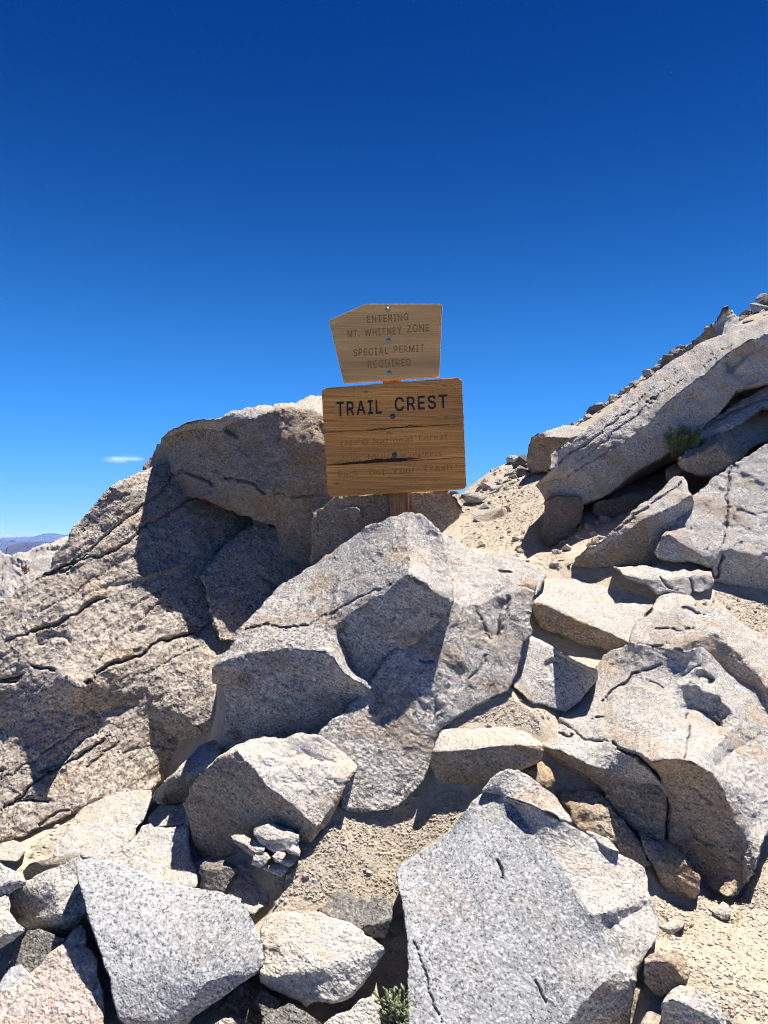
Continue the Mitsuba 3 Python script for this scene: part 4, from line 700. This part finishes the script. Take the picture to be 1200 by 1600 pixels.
scene['air'] = {'type': 'homogeneous', 'albedo': {'type': 'rgb', 'value': [0.90, 0.95, 0.985]}, 'sigma_t': {'type': 'rgb', 'value': [0.6e-5, 1.6e-5, 5.5e-5]}}
scene['haze'] = {'type': 'cube', 'to_world': T().translate([0, 0, (HT + HB) / 2]).scale([g + 500, g + 500, (HT - HB) / 2]), 'bsdf': {'type': 'null'}, 'interior': {'type': 'ref', 'id': 'air'}}
labels['haze'] = {'label': 'thin blue haze in the air over the far plain', 'category': 'haze', 'kind': 'stuff'}

# ------------------------------------------------------------------ loose stones
def pebble(seed, n=11, sub=0, flat=0.6):
    r = np.random.RandomState(seed); v = r.normal(size=(n, 3)); v /= np.linalg.norm(v, axis=1, keepdims=True)
    v *= np.array([1, r.uniform(.6, .9), flat * r.uniform(.7, 1.1)]) * r.uniform(.82, 1.05, (n, 1))
    m = trimesh.convex.convex_hull(v)
    if sub:
        V, F = trimesh.remesh.subdivide_loop(m.vertices, m.faces, 1); V = 0.45 * V + 0.55 * trimesh.remesh.subdivide(m.vertices, m.faces)[0] if False else V
        V, F = trimesh.remesh.subdivide(V, F)
        nn = V / np.linalg.norm(V, axis=1, keepdims=True)
        V = V + nn * (0.28 * (vfbm(V, 0.8, 3, seed % 20) - .5))[:, None]
        m = trimesh.Trimesh(V, F, process=False)
    return m
SHARP = [pebble(50 + i, 12, 0, .62) for i in range(8)]
ROUND = [pebble(80 + i, 16, 1, .62) for i in range(8)]
MATS = ['granite_pale', 'granite_grey', 'granite_tan', 'granite_pale', 'granite_grey', 'granite_pink', 'granite_tan', 'granite_dark']
PLY = {}
def stone_ply(kind, i, m):
    k = (kind, i, m)
    if k not in PLY: PLY[k] = mikit.ply((SHARP if kind == 's' else ROUND)[i], m, smooth=False if kind == 's' else 35)
    return PLY[k]
rng = np.random.RandomState(11)
def ground_hit(px, py):
    """Where the sight line through a photo pixel meets the ground."""
    d = np.geomspace(1.6, 13, 900); q = P(np.full(900, px), np.full(900, py), d)
    under = q[:, 2] < gz(q[:, 0], q[:, 1])
    return q[np.argmax(under)] if under.any() else None
def lay(key, mesh_kind, i, m, pos, size, sink=0.15, tilt=25):
    to = T().translate([float(pos[0]), float(pos[1]), float(pos[2] + size * (0.42 - sink))]).rotate([0, 0, 1], float(rng.uniform(360))).rotate([1, 0, 0], float(rng.normal() * tilt * .5)).rotate([0, 1, 0], float(rng.normal() * tilt * .5)).scale(float(size))
    scene[key] = {**stone_ply(mesh_kind, i, m), 'to_world': to}
# pebbles one can tell apart on the sand
AREAS = [([(430, 1350), (500, 1300), (560, 1272), (690, 1235), (740, 1240), (700, 1300), (620, 1360), (632, 1450), (612, 1600), (600, 1480), (560, 1400), (500, 1415), (430, 1420)], 62, (.006, .020), 'loose pebble on the sand patch left of the big blue-grey slab'),
         ([(1000, 1560), (1030, 1480), (1010, 1410), (1060, 1400), (1140, 1400), (1200, 1330), (1200, 1600), (1140, 1600), (1080, 1540), (1060, 1600)], 62, (.005, .017), 'loose pebble on the sand in the bottom right corner'),
         ([(700, 1140), (800, 1085), (870, 1110), (840, 1150), (790, 1136)], 16, (.008, .018), 'loose pebble on the sandy step behind the oblong block'),
         ([(725, 850), (725, 790), (800, 760), (840, 770), (845, 860), (900, 890), (1000, 884), (850, 890), (780, 862)], 46, (.014, .045), 'loose stone on the sandy trail behind the central boulder'),
         ([(1120, 925), (1200, 930), (1200, 1000), (1140, 960), (1090, 945)], 12, (.012, .03), 'loose pebble on the sand below the flat-faced boulder'),
         ([(60, 1310), (115, 1275), (110, 1290), (80, 1335), (40, 1345)], 14, (.008, .02), 'loose pebble on the sand patch at the left edge'),
         ([(860, 860), (905, 820), (960, 815), (940, 850), (900, 880)], 16, (.03, .06), 'loose stone in the dark hollow under the long tilted slab')]
for poly, n, (a, b), lab in AREAS:
    pg = Polygon(poly).buffer(0); x0, y0, x1, y1 = pg.bounds; k = 0
    while k < n:
        px, py = rng.uniform(x0, x1), rng.uniform(y0, y1)
        if not pg.contains(Point(px, py)): continue
        pos = ground_hit(px, py)
        if pos is None: continue
        key = numbered('pebble'); k += 1
        lay(key, 's', rng.randint(8), MATS[rng.randint(6)], pos, a * (b / a) ** (rng.rand() ** 1.8), .12)
        labels[key] = {'label': lab, 'category': 'pebble', 'group': lab.replace('loose pebble', 'pebbles').replace('loose stone', 'stones')}
# fine gravel: one mass
gr_v, gr_f, n0 = [], [], 0
tiny = [pebble(300 + i, 7, 0, .7) for i in range(10)]
def gravel(px_poly, n, size):
    global n0
    pg = Polygon(px_poly).buffer(0); x0, y0, x1, y1 = pg.bounds
    corner = [ground_hit(*c) for c in pg.exterior.coords[:-1]]; corner = np.array([c for c in corner if c is not None])
    wp = Polygon(corner[:, :2]).convex_hull if not Polygon(corner[:, :2]).is_valid else Polygon(corner[:, :2])
    bx = wp.bounds; q = np.c_[rng.uniform(bx[0], bx[2], n * 4), rng.uniform(bx[1], bx[3], n * 4)]
    q = q[shapely.contains_xy(wp, q[:, 0], q[:, 1])][:n]
    z = gz(q[:, 0], q[:, 1])
    clump = meshkit.fbm(np.c_[q * 3.5, z], 3, 4)
    for (x, y), zz, c in zip(q, z, clump):
        if c < 0.40 and rng.rand() < .75: continue
        m = tiny[rng.randint(10)]; s = size[0] * (size[1] / size[0]) ** (rng.rand() ** 4)
        a = rng.uniform(6.28); ca, sa = math.cos(a), math.sin(a); v = m.vertices * s
        v = np.c_[v[:, 0] * ca - v[:, 1] * sa + x, v[:, 0] * sa + v[:, 1] * ca + y, v[:, 2] * .8 + zz + s * .12]
        gr_v.append(v); gr_f.append(m.faces + n0); n0 += len(v)
gravel(AREAS[0][0], 17000, (.0013, .010)); gravel(AREAS[1][0], 20000, (.0014, .011)); gravel(AREAS[2][0], 5000, (.0016, .009)); gravel(AREAS[4][0], 2500, (.003, .01)); gravel(AREAS[5][0], 2000, (.002, .008))
gravel([(720, 860), (720, 780), (740, 772), (800, 750), (850, 760), (850, 860), (900, 890), (840, 890), (780, 866)], 15000, (.0026, .013))
scene['gravel'] = mikit.ply(trimesh.Trimesh(np.vstack(gr_v), np.vstack(gr_f), process=False), 'gravel_stone', smooth=False)
labels['gravel'] = {'label': 'fine pale and tan gravel scattered over the sandy ground', 'category': 'gravel', 'kind': 'stuff'}
stone_mat('gravel_stone', lambda p, n, uv: mix(C(0.235, 0.20, 0.15), C(0.36, 0.335, 0.295), mikit.cell_rand(p.x * 90, p.y * 90, p.z * 60)), 0.9, 0.004)
# talus along the skyline of the slope
def talus(line, n, spread, size, lab, grp, seed):
    global rng
    rng = np.random.RandomState(seed); line = np.array(line, float); L = np.r_[0, np.cumsum(np.linalg.norm(np.diff(line, axis=0), axis=1))]
    for i in range(n):
        s = rng.rand() * L[-1]; px = np.interp(s, L, line[:, 0]); py = np.interp(s, L, line[:, 1]); dd = np.interp(s, L, line[:, 2])
        w = P(px, py, dd); w[1] -= abs(rng.normal()) * spread; w[0] += rng.normal() * .15; w[2] = gz(w[:1], w[1:2])[0]
        key = numbered('rubble_stone'); sz = size[0] * (size[1] / size[0]) ** (rng.rand() ** 2.3); w[2] += sz * rng.uniform(-.5, .25)
        lay(key, 's' if rng.rand() < .7 else 'r', rng.randint(8), MATS[rng.randint(6)] if rng.rand() < .75 else 'granite_dark', w, sz, .22, 40)
        labels[key] = {'label': lab, 'category': 'stone', 'group': grp}
talus([(905, 661, 9.0), (975, 609, 9.6), (1060, 545, 10.5)], 96, .3, (.035, .20), 'rubble stone on the skyline along the upper edge of the long tilted slab', 'rubble along the tilted slab', 21)
talus([(1140, 515, 10.6), (1160, 494, 11.3), (1210, 468, 12.0), (1240, 450, 12.2)], 80, .9, (.05, .32), 'rubble stone on the skyline at the upper right edge', 'rubble at the upper right', 22)
talus([(1150, 522, 10.3), (1200, 500, 10.8), (1250, 475, 11.3)], 40, .5, (.06, .30), 'rubble stone on the skyline at the upper right edge', 'rubble at the upper right', 29)
talus([(735, 772, 7.5), (770, 746, 8.1), (800, 728, 8.3), (828, 712, 8.4)], 84, .8, (.025, .17), 'rubble stone beside the trail where it meets the sky', 'rubble beside the trail crest', 23)
for px, py, d, sz, m, lab in ((706, 771, 9.5, .12, 'granite_dark', 'dark rock at the far end of the trail, left of the two'), (713, 776, 9.3, .08, 'granite_grey', 'little grey rock below the two dark rocks at the end of the trail'), (738, 766, 9.3, .13, 'granite_dark', 'dark rock at the far end of the trail, right of the two')):
    key = numbered('boulder'); p_ = P(px, py, d); scene[key] = {**stone_ply('r', len(lab) % 8, m), 'to_world': T().translate([float(c) for c in p_]).scale(sz)}
    labels[key] = {'label': lab, 'category': 'boulder'}
for px, py, sx_, lab in ((764, 800, .085, 'grey flat stone on the trail'), (793, 800, .055, 'darker stone right of the grey flat one on the trail'), (742, 786, .13, 'wide grey stone where the trail meets the sky'), (775, 768, .10, 'grey stone above the wide one beside the trail'), (805, 845, .045, 'narrow tan stone on the trail near the propped-up slab'), (702, 842, .035, 'small stone behind the crack of the central boulder')):
    pos = ground_hit(px, py)
    if pos is None: continue
    key = numbered('stone'); lay(key, 'r', len(lab) % 8, 'granite_grey', pos, sx_, .1, 10); labels[key] = {'label': lab, 'category': 'stone'}
# ------------------------------------------------------------------ the wooden sign
def wood(light, darkc, kx, ky, kz, ring=1.0, knots=()):
    """Planed wood with drawn-out grain; knots: (x, z) places where the grain swirls round a dark eye."""
    def fn(p, n, uv):
        w = fbm(p.x * 1.6, p.y * 2.2, p.z * 7, 3); dz = mi.Float(0); eye = mi.Float(0)
        for kx_, kz_ in knots:
            r = dr.sqrt(dr.square((p.x - kx_) / .030) + dr.square((p.z - kz_) / .013))
            dz += .012 * dr.exp(-r * r * .35) * dr.select(p.z > kz_, -1.0, 1.0); eye = dr.maximum(eye, smoothstep(.75, .25, r + .25 * noise(p.x * 300, p.z * 300)))
        z = p.z + dz
        g = noise(p.x * kx + w * 1.0, p.y * ky, z * kz + w * 8)
        f = noise(p.x * kx * 3.5, p.y * ky * 3, z * kz * 2.6 + w * 5)
        b_ = fbm(p.x * 1.8 + 3, p.y, p.z * 11, 3)
        t = smoothstep(.22, .78, 0.5 * g + 0.5 * f)
        col = mix(C(*darkc), C(*light), t * ring + (1 - ring) * .5) * (0.58 + 0.80 * b_)
        return mix(col, C(*[c * .45 for c in darkc]), eye * .8)
    return fn
BOARD_D = 3.84
KNOTS = [(float((a - 600) / FOC * BOARD_D), float(EYE + (HZ - b_) / FOC * BOARD_D)) for a, b_ in ((526, 756), (694, 602), (697, 652), (608, 676), (572, 612))]
plain_mat('wood_new', wood((0.80, 0.44, 0.145), (0.62, 0.32, 0.098), 4, 20, 190, 0.8), 0.65)
scene['wood_old'] = {'type': 'twosided', 'nested': {'type': 'bumpmap', 'scale': 0.0022, 'arbitrary': proc(lambda p, n, uv: noise(p.x * 6 + fbm(p.x * 2.2, p.y * 2.2, p.z * 9, 3) * 1.2, p.y * 20, p.z * 170 + 9 * fbm(p.x * 2.2, p.y * 2.2, p.z * 9, 3)), 1e-3),
                     'nested': {'type': 'principled', 'base_color': proc(wood((0.74, 0.315, 0.060), (0.40, 0.155, 0.027), 4, 20, 230, 1.0, KNOTS)), 'roughness': 0.6}}}
plain_mat('wood_post', wood((0.42, 0.20, 0.065), (0.13, 0.05, 0.016), 130, 130, 4, 1.0), 0.7)
plain_mat('paint_black', (0.018, 0.016, 0.015), 0.7)
plain_mat('routed_brown', (0.32, 0.165, 0.058), 0.8)
plain_mat('routed_faint', (0.32, 0.14, 0.03), 0.8)
scene['zinc'] = {'type': 'principled', 'base_color': {'type': 'rgb', 'value': [0.30, 0.31, 0.33]}, 'metallic': 0.6, 'roughness': 0.5}
scene['zinc_dark'] = {'type': 'principled', 'base_color': {'type': 'rgb', 'value': [0.09, 0.09, 0.095]}, 'metallic': 0.7, 'roughness': 0.5}
plain_mat('split_dark', (0.03, 0.016, 0.008), 0.9)
def flat(px, py, d=BOARD_D): return np.array([(px - 600) / FOC * d, EYE + (HZ - py) / FOC * d])
def board(corners, radius, y0, thick, bevel, wob=0.0, seed=1):
    """A plank with rounded corners and bevelled edges, standing in the plane y = y0 and 'thick' deep."""
    pg = Polygon([flat(*c) for c in corners]).buffer(-radius, join_style=2).buffer(radius, quad_segs=5)
    pg = pg.segmentize(0.006)
    rings = []
    for off, yv in ((bevel, 0.0), (bevel * .35, bevel * .3), (0.0, bevel), (0.0, thick - bevel), (bevel, thick)):
        g_ = pg.buffer(-off, quad_segs=5) if off else pg
        rings.append((g_, yv))
    base = np.array(pg.exterior.coords[:-1]); c = base.mean(0); n = len(base)
    V = []
    nxt = np.roll(base, -1, 0) - np.roll(base, 1, 0); nrm = np.c_[nxt[:, 1], -nxt[:, 0]]; nrm /= np.linalg.norm(nrm, axis=1, keepdims=True)
    if ((nrm * (base - c)).sum(1)).mean() < 0: nrm = -nrm
    if wob: base = base + nrm * (wob * (meshkit.fbm(np.c_[base * 60, base[:, :1] * 0 + seed], 3, seed) - .55))[:, None]
    for off, yv in ((bevel, 0.0), (bevel * .3, bevel * .3), (0.0, bevel), (0.0, thick - bevel), (bevel, thick)):
        b = base - nrm * off; V.append(np.c_[b[:, 0], np.full(n, y0 + yv), b[:, 1]])
    F = []
    for k in range(4):
        a = k * n + np.arange(n); b = k * n + (np.arange(n) + 1) % n
        F += [np.c_[a, a + n, b + n], np.c_[a, b + n, b]]
    V = np.vstack(V)
    for k, rev in ((0, False), (4, True)):
        pp = Polygon(V[k * n:(k + 1) * n][:, [0, 2]])
        tv, tf = trimesh.creation.triangulate_polygon(pp, engine='earcut')
        from scipy.spatial import cKDTree
        idx = cKDTree(V[k * n:(k + 1) * n][:, [0, 2]]).query(tv)[1] + k * n
        F.append(idx[tf][:, ::-1] if rev else idx[tf])
    m = trimesh.Trimesh(V, np.vstack(F), process=False); m.fix_normals()
    return m
def put(key, mesh, mat, smooth=30):
    if mesh.volume < 0: mesh.invert()
    key = numbered(key); scene[key] = mikit.ply(mesh, mat, smooth=smooth); return key
yb = BOARD_D
labels['trail_sign'] = {'label': 'weathered wooden trail sign with two boards on one post between the rocks', 'category': 'sign'}
put('trail_sign__notice_board', board([(513.5, 500.5), (571, 474.5), (691.5, 474.5), (687, 588.5), (537, 598)], .012, yb, .030, .004), 'wood_new')
# the main board: three planks
L0, L1 = (502, 606.5), (512, 776); R0, R1 = (722, 589), (729.5, 764)
lerp = lambda a, b, t: (a[0] + (b[0] - a[0]) * t, a[1] + (b[1] - a[1]) * t)
cutl, cutr = (0.405, 0.712), (0.415, 0.715); e = 0.0014
pieces = [((L0, R0, lerp(R0, R1, cutr[0] - e), lerp(L0, L1, cutl[0] - e)), 'top plank of the main board, carrying black painted capitals'),
          ((lerp(L0, L1, cutl[0] + e), lerp(R0, R1, cutr[0] + e), lerp(R0, R1, cutr[1] - e), lerp(L0, L1, cutl[1] - e)), 'middle plank, split and scorched dark at its lower edge'),
          ((lerp(L0, L1, cutl[1] + e), lerp(R0, R1, cutr[1] + e), R1, L1), 'bottom plank of the main board with faded routed lettering')]
full = Polygon([flat(*L0), flat(*R0), flat(*R1), flat(*L1)]).buffer(-.026).buffer(.026, quad_segs=6)
for i, (pc, lab) in enumerate(pieces):
    pg = Polygon([flat(*c) for c in pc]).intersection(full).simplify(.0006)
    cs = [((x / BOARD_D * FOC) + 600, HZ - (z - EYE) / BOARD_D * FOC) for x, z in pg.exterior.coords[:-1]]
    k = put('trail_sign__main_board__plank', board(cs, .0012, yb + .002 + (.0006, .0, .0013)[i], .044, .0035, .004, i + 3), 'wood_old'); labels[k] = {'label': lab}
# post, leaning a little to the left
def post_mesh():
    a, b = P(631, 905, yb + .048), P(612.5, 585, yb + .048); w = .096 / 2; rng_ = np.random.RandomState(3)
    pr = Polygon([(-w, 0), (w, 0), (w, .09), (-w, .09)]).buffer(-.008).buffer(.008, quad_segs=3).segmentize(.006); pr = np.array(pr.exterior.coords[:-1]); n = len(pr)
    pr = pr * (1 + .05 * (meshkit.noise(np.c_[pr * 140, pr[:, :1] * 0], 3) - .5))[:, None]
    ts = np.linspace(0, 1, 30); V = np.vstack([np.c_[a[0] + (b[0] - a[0]) * t + pr[:, 0], a[1] + pr[:, 1], np.full(n, a[2] + (b[2] - a[2]) * t)] for t in ts]); F = []
    for k in range(len(ts) - 1):
        i = k * n + np.arange(n); j = k * n + (np.arange(n) + 1) % n; F += [np.c_[i, j, j + n], np.c_[i, j + n, i + n]]
    V = np.vstack([V, V[-n:].mean(0)]); i = (len(ts) - 1) * n + np.arange(n); F.append(np.c_[i, (len(ts) - 1) * n + (np.arange(n) + 1) % n, np.full(n, len(V) - 1)])
    m = trimesh.Trimesh(V, np.vstack(F), process=False); m.fix_normals(); return m
k = put('trail_sign__post', post_mesh(), 'wood_post')
def bolt(holder, px, py, r, mat, y):
    x, z = flat(px, py); w = trimesh.creation.revolve(np.array([[0.0001, 0], [r * 1.0, 0], [r * 1.0, .0016], [r * .92, .0022], [r * .70, .0024], [r * .66, .006], [r * .45, .0092], [r * .2, .0104], [0.0001, .0106]]), sections=28)
    w.apply_transform(trimesh.transformations.rotation_matrix(math.pi / 2, [1, 0, 0])); w.apply_translation([x, y, z]); w.fix_normals()
    return put(holder + '__bolt', w, mat)
for c in ((605.5, 483.3), (607, 532), (608.5, 583)): bolt('trail_sign__notice_board', *c, .0125, 'zinc', yb + .0002)
for c in ((613.5, 650.5), (616.5, 711)): bolt('trail_sign__main_board', *c, .0135, 'zinc_dark', yb + .0022)
def letters(words, mat, key, y, bold=False, label=None):
    """Words fitted, letter by letter, between traced points on the board: (text, left x, right x, baseline y at both, height in pixels)."""
    ms = []
    for text, x0, x1, yl, yr, hpx in words:
        n = len(text); adv = []
        glyph = []
        for ch in text:
            if ch == ' ': glyph.append(None); adv.append(.42); continue
            g_ = meshkit.text_mesh(ch, 1.0, 1.0, bold); b = g_.bounds
            if ch not in '.,': g_.apply_translation([-b[0, 0], 0, 0])
            else: g_.apply_translation([-b[0, 0], 0, 0])
            glyph.append(g_); adv.append(b[1, 0] - b[0, 0])
        gap = .26; tot = sum(adv) + gap * (n - 1); sx_ = (x1 - x0) / tot; ang = math.atan2(yl - yr, x1 - x0); at = 0
        for g_, a in zip(glyph, adv):
            if g_ is not None:
                v = g_.vertices.copy(); px = (v[:, 0] + at) * sx_; py = v[:, 1] * hpx
                X = x0 + px * math.cos(ang) - py * math.sin(ang) * 0.6; Yp = yl - px * math.sin(ang) - py * math.cos(ang)
                w = np.c_[(X - 600) / FOC * BOARD_D, y - v[:, 2] * .0009, EYE + (HZ - Yp) / FOC * BOARD_D]
                m = trimesh.Trimesh(w, g_.faces, process=False); m.fix_normals(); k = put(key, m, mat, False)
            at += a + gap
nb = 'trail_sign__notice_board__letter'; mb = 'trail_sign__main_board__letter'
letters([('ENTERING', 573.5, 638.5, 504.5, 500.5, 10.8), ('MT.', 543, 562, 527, 526, 10.5), ('WHITNEY', 570, 628, 526, 521.5, 11), ('ZONE', 636, 671, 519.5, 517.5, 11), ('SPECIAL', 552, 607, 556.5, 553, 10.5), ('PERMIT', 615.5, 663, 551.5, 549, 10.5), ('REQUIRED', 575, 642, 575, 571.5, 11)], 'routed_brown', nb, yb + .0001, True)
letters([('TRAIL', 526, 597, 649.5, 645.5, 21), ('CREST', 617, 699.5, 642, 637, 20.5)], 'paint_black', mb, yb + .0022, True, 'large black routed capitals')
letters([('INYO', 531, 576, 698, 694.5, 8.5), ('National', 583, 645, 694, 690, 8.5), ('Forest', 655, 699, 689, 685.5, 8.5), ('John', 532, 562, 720.5, 718.5, 8), ('Muir', 575, 610, 718, 716, 8), ('Wilderness', 626, 690, 716, 711.5, 8), ('Pack', 529, 560, 746, 743.5, 9), ('Out', 577, 601, 743, 741.5, 8.5), ('Your', 613, 648, 741.5, 739.5, 9), ('Trash', 661, 706, 737, 734, 9)], 'routed_faint', mb, yb + .0025, False, 'faded routed lines that can barely be read')
# burnt split along the lower seam of the main board
def streak(p0, p1, h, seed):
    t = np.linspace(0, 1, 60); x = p0[0] + (p1[0] - p0[0]) * t; yv = p0[1] + (p1[1] - p0[1]) * t + 1.4 * (meshkit.fbm(np.c_[t * 9, t * 0, t * 0 + seed], 3) - .5) * 2
    hh = h * np.sin(np.pi * t) ** .7 * (.35 + meshkit.fbm(np.c_[t * 14, t * 0 + 3, t * 0 + seed], 3)) + .15
    a = np.array([flat(i, j) for i, j in zip(x, yv - hh)]); b = np.array([flat(i, j) for i, j in zip(x, yv + hh * .5)])
    n = len(t); V = np.vstack([np.c_[a[:, 0], np.full(n, yb + .0018), a[:, 1]], np.c_[b[:, 0], np.full(n, yb + .0018), b[:, 1]]]); V = np.vstack([V, V + [0, .004, 0]])
    i = np.arange(n - 1); q = lambda a_, b_, c_, d_: [np.c_[a_, b_, c_], np.c_[a_, c_, d_]]
    F = np.vstack(q(i, i + 1, n + i + 1, n + i) + q(2 * n + i, 3 * n + i, 3 * n + i + 1, 2 * n + i + 1) + q(i, 2 * n + i, 2 * n + i + 1, i + 1) + q(n + i, n + i + 1, 3 * n + i + 1, 3 * n + i))
    m = trimesh.Trimesh(V, F, process=False); m.fix_normals(); return m
put('trail_sign__main_board__split', trimesh.util.concatenate([streak((510, 726.5), (660, 716.5), 2.6, 1), streak((560, 722), (655, 716), 3.6, 2)]), 'split_dark')
k = put('trail_sign__main_board__split', streak((570, 673), (660, 664), 1.1, 5), 'split_dark')

# ------------------------------------------------------------------ plants
scene['leaf_green'] = {'type': 'twosided', 'nested': {'type': 'principled', 'base_color': proc(lambda p, n, uv: mix(C(0.045, 0.085, 0.03), C(0.16, 0.22, 0.08), mikit.cell_rand(p.x * 60, p.y * 60, p.z * 60))), 'roughness': 0.6}}
scene['leaf_fleshy'] = {'type': 'twosided', 'nested': {'type': 'principled', 'base_color': proc(lambda p, n, uv: mix(C(0.06, 0.10, 0.045), C(0.20, 0.23, 0.12), mikit.cell_rand(p.x * 90, p.y * 90, p.z * 40))), 'roughness': 0.55}}
plain_mat('stem', (0.11, 0.08, 0.05), 0.9)
plain_mat('dry_plant', (0.22, 0.09, 0.05), 0.9)
def leaf(base, tip, w, up):
    base, tip = np.array(base, float), np.array(tip, float); ax = tip - base; s = np.cross(ax, up); s = s / (np.linalg.norm(s) + 1e-9) * w; nrm = np.cross(s, ax); nrm = nrm / (np.linalg.norm(nrm) + 1e-9) * w * .55
    v = [base]
    for t, k_ in ((.3, .8), (.65, 1.0), (.88, .6)):
        c = base + ax * t; v += [c + s * k_, c + nrm * k_, c - s * k_, c - nrm * k_]
    v.append(tip); F = [[0, 1, 2], [0, 2, 3], [0, 3, 4], [0, 4, 1]]
    for r in (1, 5):
        for i in range(4):
            a, b = r + i, r + (i + 1) % 4; F += [[a, a + 4, b + 4], [a, b + 4, b]]
    F += [[9 + i, 13, 9 + (i + 1) % 4] for i in range(4)]
    return np.array(v), np.array(F)
def tuft(kind, label, cat, root, n_stem, height, spread, leaf_len, leaf_w, per, mat, seed, lean=(0, 0, 0)):
    r = np.random.RandomState(seed); root = np.array(root, float); LV, LF, SV, SF = [], [], [], []; nl = ns = 0
    for _ in range(n_stem):
        a = r.uniform(6.28); tilt = spread * r.rand() ** .7; d_ = np.array([math.cos(a) * tilt, math.sin(a) * tilt, 1.0]) + np.array(lean); d_ /= np.linalg.norm(d_)
        hgt = height * r.uniform(.5, 1.0); b = root + np.r_[r.normal(size=2) * height * .12, 0]; tip = b + d_ * hgt
        st = trimesh.creation.cylinder(radius=leaf_w * .5, segment=[b, tip], sections=5); SV.append(st.vertices); SF.append(st.faces + ns); ns += len(st.vertices)
        for j in range(per):
            t = .25 + .75 * (j + r.rand()) / per; c = b + d_ * hgt * t; o = r.normal(size=3); o -= o @ d_ * d_; o /= np.linalg.norm(o); dirv = o * .75 + d_ * .8; dirv /= np.linalg.norm(dirv)
            v, f = leaf(c, c + dirv * leaf_len * r.uniform(.7, 1.2), leaf_w * r.uniform(.8, 1.2), d_ + .3 * o); LV.append(v); LF.append(f + nl); nl += len(v)
    key = numbered(kind); labels[key] = {'label': label, 'category': cat}
    scene[key + '__foliage'] = mikit.ply(trimesh.Trimesh(np.vstack(LV), np.vstack(LF), process=False), mat, smooth=True)
    scene[key + '__stems'] = mikit.ply(trimesh.Trimesh(np.vstack(SV), np.vstack(SF), process=False), 'stem', smooth=True)
    return key
tuft('shrub', 'spiky dark green shrub growing in the cleft beside the long tilted slab', 'shrub', P(1062, 714, 4.86), 60, .21, .8, .026, .0042, 34, 'leaf_green', 4, (.15, -.15, 0))
tuft('shrub', 'dark green shrub cut by the right edge under the tilted slab', 'shrub', P(1208, 588, 5.1), 34, .20, .7, .024, .0035, 28, 'leaf_green', 5, (-.2, -.1, 0))
tuft('plant', 'small green fleshy-leaved plant at the bottom edge beside the big blue-grey slab', 'plant', P(616, 1622, 1.99), 28, .115, .5, .021, .0042, 16, 'leaf_fleshy', 6, (0, -.2, 0))
tuft('plant', 'tiny reddish plant on the white boulder at the left edge', 'plant', P(39, 897, 6.3), 7, .08, .6, .02, .006, 6, 'dry_plant', 7)
tuft('plant', 'little dry brown tuft on the top of the long tilted slab', 'plant', P(1004, 672, 5.05), 12, .06, .9, .03, .004, 6, 'dry_plant', 8)
